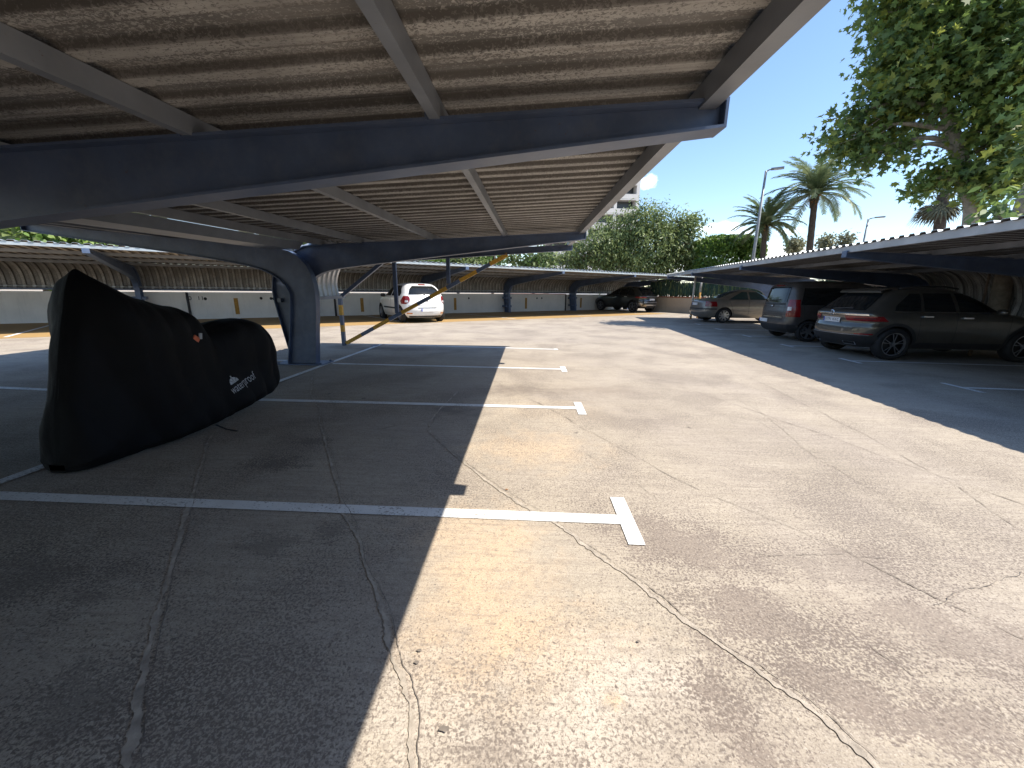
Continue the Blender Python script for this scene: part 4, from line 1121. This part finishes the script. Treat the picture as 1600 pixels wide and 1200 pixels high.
# big plane tree on the right
PD = 21.5
PL = [(1330, 212, .85), (1316, 190, .45), (1352, 240, .75), (1385, 195, 1.2), (1430, 135, 1.5), (1490, 75, 1.8), (1560, 130, 1.6), (1600, 70, 1.7), (1425, 50, 1.35), (1402, 12, 1.0), (1480, -50, 1.8), (1570, -30, 1.5), (1415, -60, 1.3),
      (1556, 195, 1.05), (1600, 205, 1.3), (1400, 238, .6), (1462, 276, .6), (1530, 272, .6), (1560, 278, .8), (1600, 262, .7), (1440, 95, 1.3), (1400, 90, .8), (1450, 285, .4), (1540, 300, .45)]
pb = pxblobs([(a, b, c * 1.08) for a, b, c in PL], PD, 1.15, .75)
b0 = at(1524, 400, PD); b0 = (b0.x, b0.y, 0)
make_tree('plane_tree', 'big plane tree with dense star-shaped leaves overhanging the right carport', 'tree', 'plane trees beyond the right carport', b0,
          [b0, at(1521, 345, PD), at(1514, 300, PD), at(1498, 235, PD), at(1480, 180, PD), at(1465, 110, PD), at(1470, 30, PD)], pb, 20000, .21, STAR, LEAF['plane'], 'bark_pale', .30, 3, 14, .26, .4, shell=.45)
b1 = at(1586, 400, 17.0); b1 = (b1.x, b1.y, 0)
P2 = [(1690, 180, 1.0), (1650, 262, .5)]
make_tree('plane_tree', 'leaning plane trunk at the picture edge above the right carport roof', 'tree', 'plane trees beyond the right carport', b1,
          [b1, at(1592, 345, 17), at(1612, 290, 17), at(1640, 230, 17), at(1690, 160, 17)], pxblobs(P2, 17), 900, .235, STAR, LEAF['plane'], 'bark_pale', .2, 13, 12, .3, .4)
# sapling behind the right carport roof edge
b2 = at(1560, 400, 15.0); b2 = (b2.x, b2.y, 0)
make_tree('sapling', 'dark broad-leaved sapling peeping over the right carport roof', 'shrub', None, b2, [b2, at(1562, 360, 15), at(1563, 320, 15)],
          pxblobs([(1555, 345, .22), (1566, 338, .2), (1548, 340, .35), (1560, 322, .3), (1578, 345, .25)], 15), 170, .2, OVAL, LEAF['plane'], 'bark', .03, 23, 4, .12, .3)
# pepper tree in the middle
b3 = at(1000, 440, 44); b3 = (b3.x, b3.y, 0)
PP = [(1050, 362, 2.6), (1008, 345, 2.3), (1075, 385, 1.7), (975, 365, 2.6), (940, 385, 2.6), (1010, 392, 3.2), (1060, 402, 2.0), (905, 398, 2.0), (1090, 412, 1.3), (960, 412, 3.0), (1030, 420, 2.6), (1085, 350, 1.0), (1110, 425, 1.3), (890, 415, 1.8)]
make_tree('pepper_tree', 'broad light green pepper tree in front of the white tower', 'tree', None, b3, [b3, at(1002, 425, 44), at(1010, 385, 44), at(1015, 350, 44)],
          pxblobs(PP, 44, 1, .85), 32000, .29, STRIPL * np.array([2.2, 1]), LEAF['pepper'], 'bark', .4, 5, 22, .33, 1.0)
# clipped ficus
b4 = at(1132, 440, 44); b4 = (b4.x, b4.y, 0)
r = np.random.default_rng(8); n = 24000
cpt = at(1131, 400, 44); th = r.uniform(0, 2 * np.pi, n); u_ = r.uniform(-1, 1, n); 
dx = np.stack([np.cos(th) * np.sqrt(1 - u_ ** 2), np.sin(th) * np.sqrt(1 - u_ ** 2), u_], 1)
sq = np.sign(dx) * np.abs(dx) ** .62
pts = sq * np.array([3.0, 3.0, 1.95]) * (1 - .16 * r.uniform(0, 1, n) ** 2)[:, None] + np.array([0, 0, cpt.z - .25])
hed = empty('clipped_ficus', (cpt.x, cpt.y, 0), 0, 'dense clipped ficus with rounded bright green crown beside the pepper tree', 'tree')
leaf_mesh('crown', pts, dx, .27, OVAL, LEAF['ficus'], hed, .2, 9)
MB().tube([(0, 0, 0), (0, 0, cpt.z - 1)], [.25, .18], 8).build('trunk', 'bark', hed, True)
# row of trees behind the white wall
k = 0
for px, py, dist, rr, look, lab in [(715, 404, 40, 2.3, 0, 'bushy tree above the far carport roof, beside the top of the yellow-banded brace'), (770, 396, 42, 2.4, 1, 'loose pale tree above the far carport roof, between brace top and near roof tip'),
                                (835, 402, 41, 2.2, 2, 'round dark tree above the far carport roof, directly under the near roof tip'), (640, 385, 38, 3.2, 1, 'tree showing above the far carport between the two upright struts of the end brace'),
                                (455, 372, 33, 3.2, 2, 'foliage glimpsed in the notch above the Y of the near blue post'), (150, 345, 29, 2.6, 2, 'dark foliage between the near beam and far carport roof, above the bike cover'),
                                (45, 340, 28, 2.6, 1, 'pale foliage over the far carport roof, left of the bike cover peak'), (-60, 340, 28, 2.8, 0, 'leftmost foliage over the far carport roof at the left edge of the view')]:
    c = at(px, py, dist); bs = (c.x, c.y, 0)
    BL = [(c.x + random.uniform(-1, 1) * rr * .7, c.y + random.uniform(-1, 1) * rr * .7, c.z + random.uniform(-.6, .25) * rr, rr * .62, rr * .62, rr * .5) for _ in range(7)]
    mt = [LEAF['pepper'], LEAF['ficus'], [LEAF['pepper'][1], LEAF['ficus'][1], LEAF['pepper'][0]]][look]
    make_tree('garden_tree', lab, 'tree', 'trees behind the white wall', bs, [bs, (c.x, c.y, c.z * .5), (c.x + .2, c.y, c.z)], BL, 2600, .34, OVAL, mt, 'bark', .18, 40 + k, 16, .3, .4, limbs=False)
    k += 1
# small dusty trees far off
for px, py, rr, lab in [(1244, 384, 1.0, 'small dusty far-off tree just left of the taller date palm trunk'), (1306, 380, 1.3, 'small dusty far-off tree just right of the taller date palm trunk')]:
    c = at(px, py, 62); bs = (c.x, c.y, 0)
    BL = [(c.x + random.uniform(-1, 1) * rr, c.y + random.uniform(-1, 1) * rr * .6, c.z + random.uniform(-.9, .5) * rr * .6, rr * .55, rr * .55, rr * .42) for _ in range(7)]
    make_tree('dusty_tree', lab, 'tree', 'small dusty trees far off', bs, [bs, (c.x, c.y, c.z * .6), (c.x, c.y, c.z)], BL, 1500, .34, OVAL, LEAF['pine'], 'bark', .15, 70 + px, 14, .25, .2)

# palms
def date_palm(label, px_c, py_c, px_b, py_b, dist, flen, nf, seed, tr=.3):
    r_ = random.Random(seed)
    c = at(px_c, py_c, dist); b = at(px_b, py_b, dist); k = c.z / max(.1, c.z - b.z); base = c + (b - c) * k; base.z = 0
    t = empty('date_palm', base, 0, label, 'palm', 'date palms beyond the carports'); C = c - base
    n = 26; pr = [Vector((0, 0, 0)).lerp(C, i / n) for i in range(n + 1)]
    MB().tube(pr, [tr * (1.15 - .25 * i / n) * (1 + .08 * (i % 2)) for i in range(n + 1)], 12).build('trunk', 'palm_bark', t, True)
    fr = MB()
    for f in range(nf):
        el = R(86 - 92 * ((f + .5) / nf) ** .95 + r_.uniform(-7, 7)); az = f * 2.39996 + r_.uniform(-.2, .2)
        L = flen * r_.uniform(.85, 1.08); h = Vector((math.cos(az), math.sin(az), 0)); p = C.copy(); N_ = 20
        pts = [p.copy()]; e = el
        for i in range(N_):
            p = p + (h * math.cos(e) + Vector((0, 0, math.sin(e)))) * (L / N_); e -= R(r_.uniform(1.5, 3.0)) * (1.0 + .9 * i / N_) * (1.25 - .25 * math.sin(el)); pts.append(p.copy())
        mi = 0 if r_.random() < .6 else r_.choice((1, 2))
        fr.tube(pts, [.045 * (1 - .85 * i / N_) for i in range(N_ + 1)], 4, 2, False)
        sd = h.cross(Vector((0, 0, 1)))
        for i in range(2, N_ + 1):
            for q in (0, .5):
                if i == N_ and q: continue
                a = pts[i].lerp(pts[min(i + 1, N_)], q); d = (pts[min(i + 1, N_)] - pts[i - 1]).normalized()
                ll = flen * .17 * math.sin(math.pi * (.12 + .82 * i / N_)) ** .7 * r_.uniform(.85, 1.1)
                for s_ in (-1, 1):
                    v = (sd * s_ * .75 + d * .75 + Vector((0, 0, -.18 + r_.uniform(-.15, .15)))).normalized() * ll
                    w = d * .045
                    fr.add([a - w, a + w, a + v * .6 + w * .8, a + v, a + v * .6 - w * .8], [(0, 1, 2, 3, 4)], mi)
    fr.build('fronds', LEAF['palm'], t)
    sk = MB()
    for f in range(150):
        az = r_.uniform(0, 2 * math.pi); h = Vector((math.cos(az), math.sin(az), 0)); z = -r_.uniform(0, 1.0) * flen * .22; rr = tr * 1.2
        a = C + h * rr * .8 + Vector((0, 0, z)); tip = a + h * r_.uniform(.15, .55) * flen * .2 + Vector((0, 0, r_.uniform(-.5, .35) * flen * .16)); w = h.cross(Vector((0, 0, 1))) * .05
        sk.add([a - w, a + w, tip], [(0, 1, 2)], r_.choice((0, 0, 1, 2)))
    sk.tube([C + Vector((0, 0, -flen * .26)), C + Vector((0, 0, -.1 * flen)), C + Vector((0, 0, .05))], [tr * .95, tr * 1.45, tr * .7], 10, 1)
    sk.build('frond_skirt', LEAF['skirt'], t)
    return t
date_palm('shorter date palm with arching fronds behind the lamp post', 1196, 352, 1192, 400, 40, 3.0, 46, 21, .19)
date_palm('taller date palm with brown leaf bases, topmost crown against the sky', 1274, 303, 1265, 388, 40, 3.85, 50, 22, .22)
def fan_palm():
    c = at(1474, 303, 36); b = at(1468, 355, 36); k = c.z / (c.z - b.z); base = c + (b - c) * k; base.z = 0
    t = empty('fan_palm', base, 0, 'fan palm with hanging dry thatch under the plane tree crown', 'palm'); C = c - base; r_ = random.Random(5)
    MB().tube([Vector((0, 0, 0)).lerp(C, i / 12) for i in range(13)], [.26 * (1 + .06 * (i % 2)) for i in range(13)], 10).build('trunk', 'palm_bark', t, True)
    fa = MB(); dr = MB()
    for f in range(42):
        dead = f >= 28
        el = R(r_.uniform(-5, 80)) if not dead else R(r_.uniform(-85, -45)); az = r_.uniform(0, 6.28)
        h = Vector((math.cos(az) * math.cos(el), math.sin(az) * math.cos(el), math.sin(el))); sd = h.cross(Vector((0, 0, 1))).normalized(); up = sd.cross(h)
        hub = C + h * r_.uniform(.5, 1.0); L = r_.uniform(.8, 1.15)
        mb = dr if dead else fa
        mb.tube([C, hub], [.025, .018], 4, 0)
        for s_ in range(15):
            a = R(-100 + 200 * s_ / 14); d = (h * math.cos(a) + sd * math.sin(a)); tip = hub + d * L + Vector((0, 0, -.25 * L)); w = (sd * math.cos(a) - h * math.sin(a)) * .05
            mb.add([hub, hub + d * L * .55 - w, tip, hub + d * L * .55 + w], [(0, 1, 2, 3)], r_.choice((0, 0, 1)))
    fa.build('fan_leaves', LEAF['palm'], t); dr.build('dry_thatch', LEAF['skirt'], t)
fan_palm()

# ------------------------------------------------------------------ lamp posts and tower
def lamp(label, px, py, dist, arm_dir, arm):
    c = at(px, py, dist); base = Vector((c.x, c.y, 0)); t = empty('street_lamp', base, 0, label, 'street lamp', 'street lamps beyond the carports')
    H = c.z; d = Vector((math.cos(arm_dir), math.sin(arm_dir), 0))
    MB().tube([(0, 0, 0), (0, 0, H * .5), (0, 0, H)], [.13, .10, .07], 10).build('pole', 'lamp_post', t, True)
    MB().tube([(0, 0, H - .05), d * arm * .5 + Vector((0, 0, H + .04)), d * arm + Vector((0, 0, H + .06))], [.05, .045, .04], 8).build('arm', 'lamp_post', t, True)
    rot = Matrix.Rotation(arm_dir, 3, 'Z')
    hb = MB(); hb.box(d * (arm + .3) + Vector((0, 0, H + .07)), (.75, .3, .10), rot); hb.box(d * (arm + .35) + Vector((0, 0, H + .01)), (.5, .22, .03), rot, 1)
    hb.build('lamp_head', ['lamp_post', 'lamp_clear'], t)
lamp('tall grey street lamp in front of the shorter date palm', 1197, 267, 34, R(-28), .35)
lamp('shorter-looking grey street lamp right of the dusty trees', 1357, 342, 52, R(-38), .5)
def tower():
    A = at(997, 300, 120); base = Vector((A.x, A.y, 0))
    t = empty('apartment_tower', base, R(8), 'white concrete apartment tower with open balconies behind the pepper tree', 'building')
    H = at(990, 250, 120).z; W, D = 24.0, 16.0
    MB().box((-W / 2 + .6, D / 2, H / 2), (W - 1.2, D - 2.4, H)).build('wall', 'tower_dark', t)
    fh = 3.7; n = int(H / fh)
    MB().box((-.45, D / 2 - .6, H / 2 + .5), (.9, D + 1.4, H + 1)).build('corner_pier', 'concrete_tower', t)
    for k in range(n + 1):
        z = k * fh
        mb = MB(); mb.box((-W / 2 - .46, D / 2 - 1.0, z), (W - .9, D + .6, .35)); mb.box((-W / 2 - .46, -1.25, z + .75), (W - .9, .16, 1.15)); mb.box((-6.5, -.4, z + 1.9), (.8, 1.6, 3.3)); mb.box((-14, -.4, z + 1.9), (.8, 1.6, 3.3))
        mb.build('balcony', 'concrete_tower', t)
tower()
# fallen leaves and crumbs of dirt on the slab
for i, (px, py, sz) in enumerate([(792, 766, .035), (997, 1004, .022), (655, 1018, .03), (694, 1141, .045), (651, 1037, .03), (271, 1001, .03), (755, 813, .015)]):
    p = gp(px, py); a = random.uniform(0, 6.28); mb = MB(); sz *= .36
    pts = []
    for j in range(9):
        b_ = 2 * math.pi * j / 9; rr = sz * (.75 + .35 * random.random()) * (1 if j % 2 else .75); pts.append((rr * math.cos(b_ + a) * 1.3, rr * math.sin(b_ + a) * .8, .004))
    c_ = (0, 0, .004)
    mb.add([c_] + pts, [(0, 1 + j, 1 + (j + 1) % 9) for j in range(9)])
    o = mb.build('fallen_leaf' , 'dryleaf' if i == 0 else 'seam_dark'); o.location = (p.x, p.y, .004)
    tag(o, ['orange dry leaf lying in the sun past the first white bay line', 'tiny dark leaf scrap on the pale sunny concrete, furthest right', 'dark leaf scrap in the sun near the shadow edge, above its pair',
            'biggest dark leaf scrap at the bottom of the sunny strip', 'dark leaf scrap in the sun near the shadow edge, below its pair', 'dark leaf scrap by the pale joint in the shade', 'tiny dark leaf scrap beside the nearest white bay line'][i], 'leaf', 'leaf scraps on the concrete')

# ------------------------------------------------------------------ light
SUN = Vector((.625, -.13, 1.0)).normalized()
elev = math.asin(SUN.z); azim = math.atan2(SUN.x, SUN.y)
sl = bpy.data.lights.new('sun', 'SUN'); sl.energy = 4.1; sl.angle = R(.5); sl.color = (1, .94, .835)
so = bpy.data.objects.new('sun', sl); COL.objects.link(so); so.rotation_euler = SUN.to_track_quat('Z', 'Y').to_euler(); so.location = (0, 0, 30)
w = bpy.data.worlds.new('World'); scene.world = w; w.use_nodes = True; nt = w.node_tree
bg = nt.nodes['Background']
sky = nt.nodes.new('ShaderNodeTexSky'); sky.sky_type = 'NISHITA'; sky.sun_disc = False; sky.sun_elevation = elev; sky.sun_rotation = azim
sky.air_density = 1.0; sky.dust_density = .3; sky.ozone_density = 1.6
tcw = nt.nodes.new('ShaderNodeTexCoord').outputs['Generated']
def cloud_mask(px, py, rx, rz_):
    d = ray(px, py).normalized()
    sx = Vector((d.y, -d.x, 0)).normalized(); up = sx.cross(d)
    a = nd(nt, 'ShaderNodeVectorMath', {0: tcw, 1: tuple(sx)}, operation='DOT_PRODUCT').outputs['Value']
    b = nd(nt, 'ShaderNodeVectorMath', {0: tcw, 1: tuple(up)}, operation='DOT_PRODUCT').outputs['Value']
    b0 = float(up.dot(d)); f = nd(nt, 'ShaderNodeVectorMath', {0: tcw, 1: tuple(d)}, operation='DOT_PRODUCT').outputs['Value']
    a2 = math_(nt, 'POWER', math_(nt, 'ABSOLUTE', math_(nt, 'DIVIDE', a, rx)), 2.0); b2 = math_(nt, 'POWER', math_(nt, 'ABSOLUTE', math_(nt, 'DIVIDE', b, rz_)), 2.0)
    e = math_(nt, 'SQRT', math_(nt, 'ADD', a2, b2))
    nz = maprange(nt, noise_(nt, nd(nt, 'ShaderNodeMapping', {'Vector': tcw, 'Scale': (1, 1, 1.6)}).outputs[0], 26, 7, .6), .3, .7, -.45, .45)
    m_ = maprange(nt, math_(nt, 'ADD', e, nz), 1.0, .25)
    return math_(nt, 'MULTIPLY', m_, maprange(nt, f, .2, .3))
cl = None
for px, py, rx, rz_, k_ in [(1014, 284, .022, .016, 1.0), (1125, 357, .05, .014, .8), (1160, 362, .05, .010, .5), (1230, 362, .03, .008, .5), (1205, 402, .075, .026, .95), (1040, 420, .06, .03, .8), (880, 380, .2, .02, .5), (1500, 330, .06, .010, .0)]:
    m_ = math_(nt, 'MULTIPLY', cloud_mask(px, py, rx, rz_), k_)
    cl = m_ if cl is None else math_(nt, 'MAXIMUM', cl, m_)
hz = nd(nt, 'ShaderNodeSeparateXYZ', {0: tcw}).outputs['Z']
hs = nd(nt, 'ShaderNodeHueSaturation', {'Saturation': 1.06, 'Value': 1.0, 'Color': sky.outputs[0]})
c_ = mix(nt, cl, hs.outputs[0], (9.5, 9.6, 9.9))
nt.links.new(c_, bg.inputs['Color']); bg.inputs['Strength'].default_value = .135
vs = scene.view_settings; vs.view_transform = 'Standard'; vs.look = 'None'; vs.exposure = .93; vs.gamma = 1
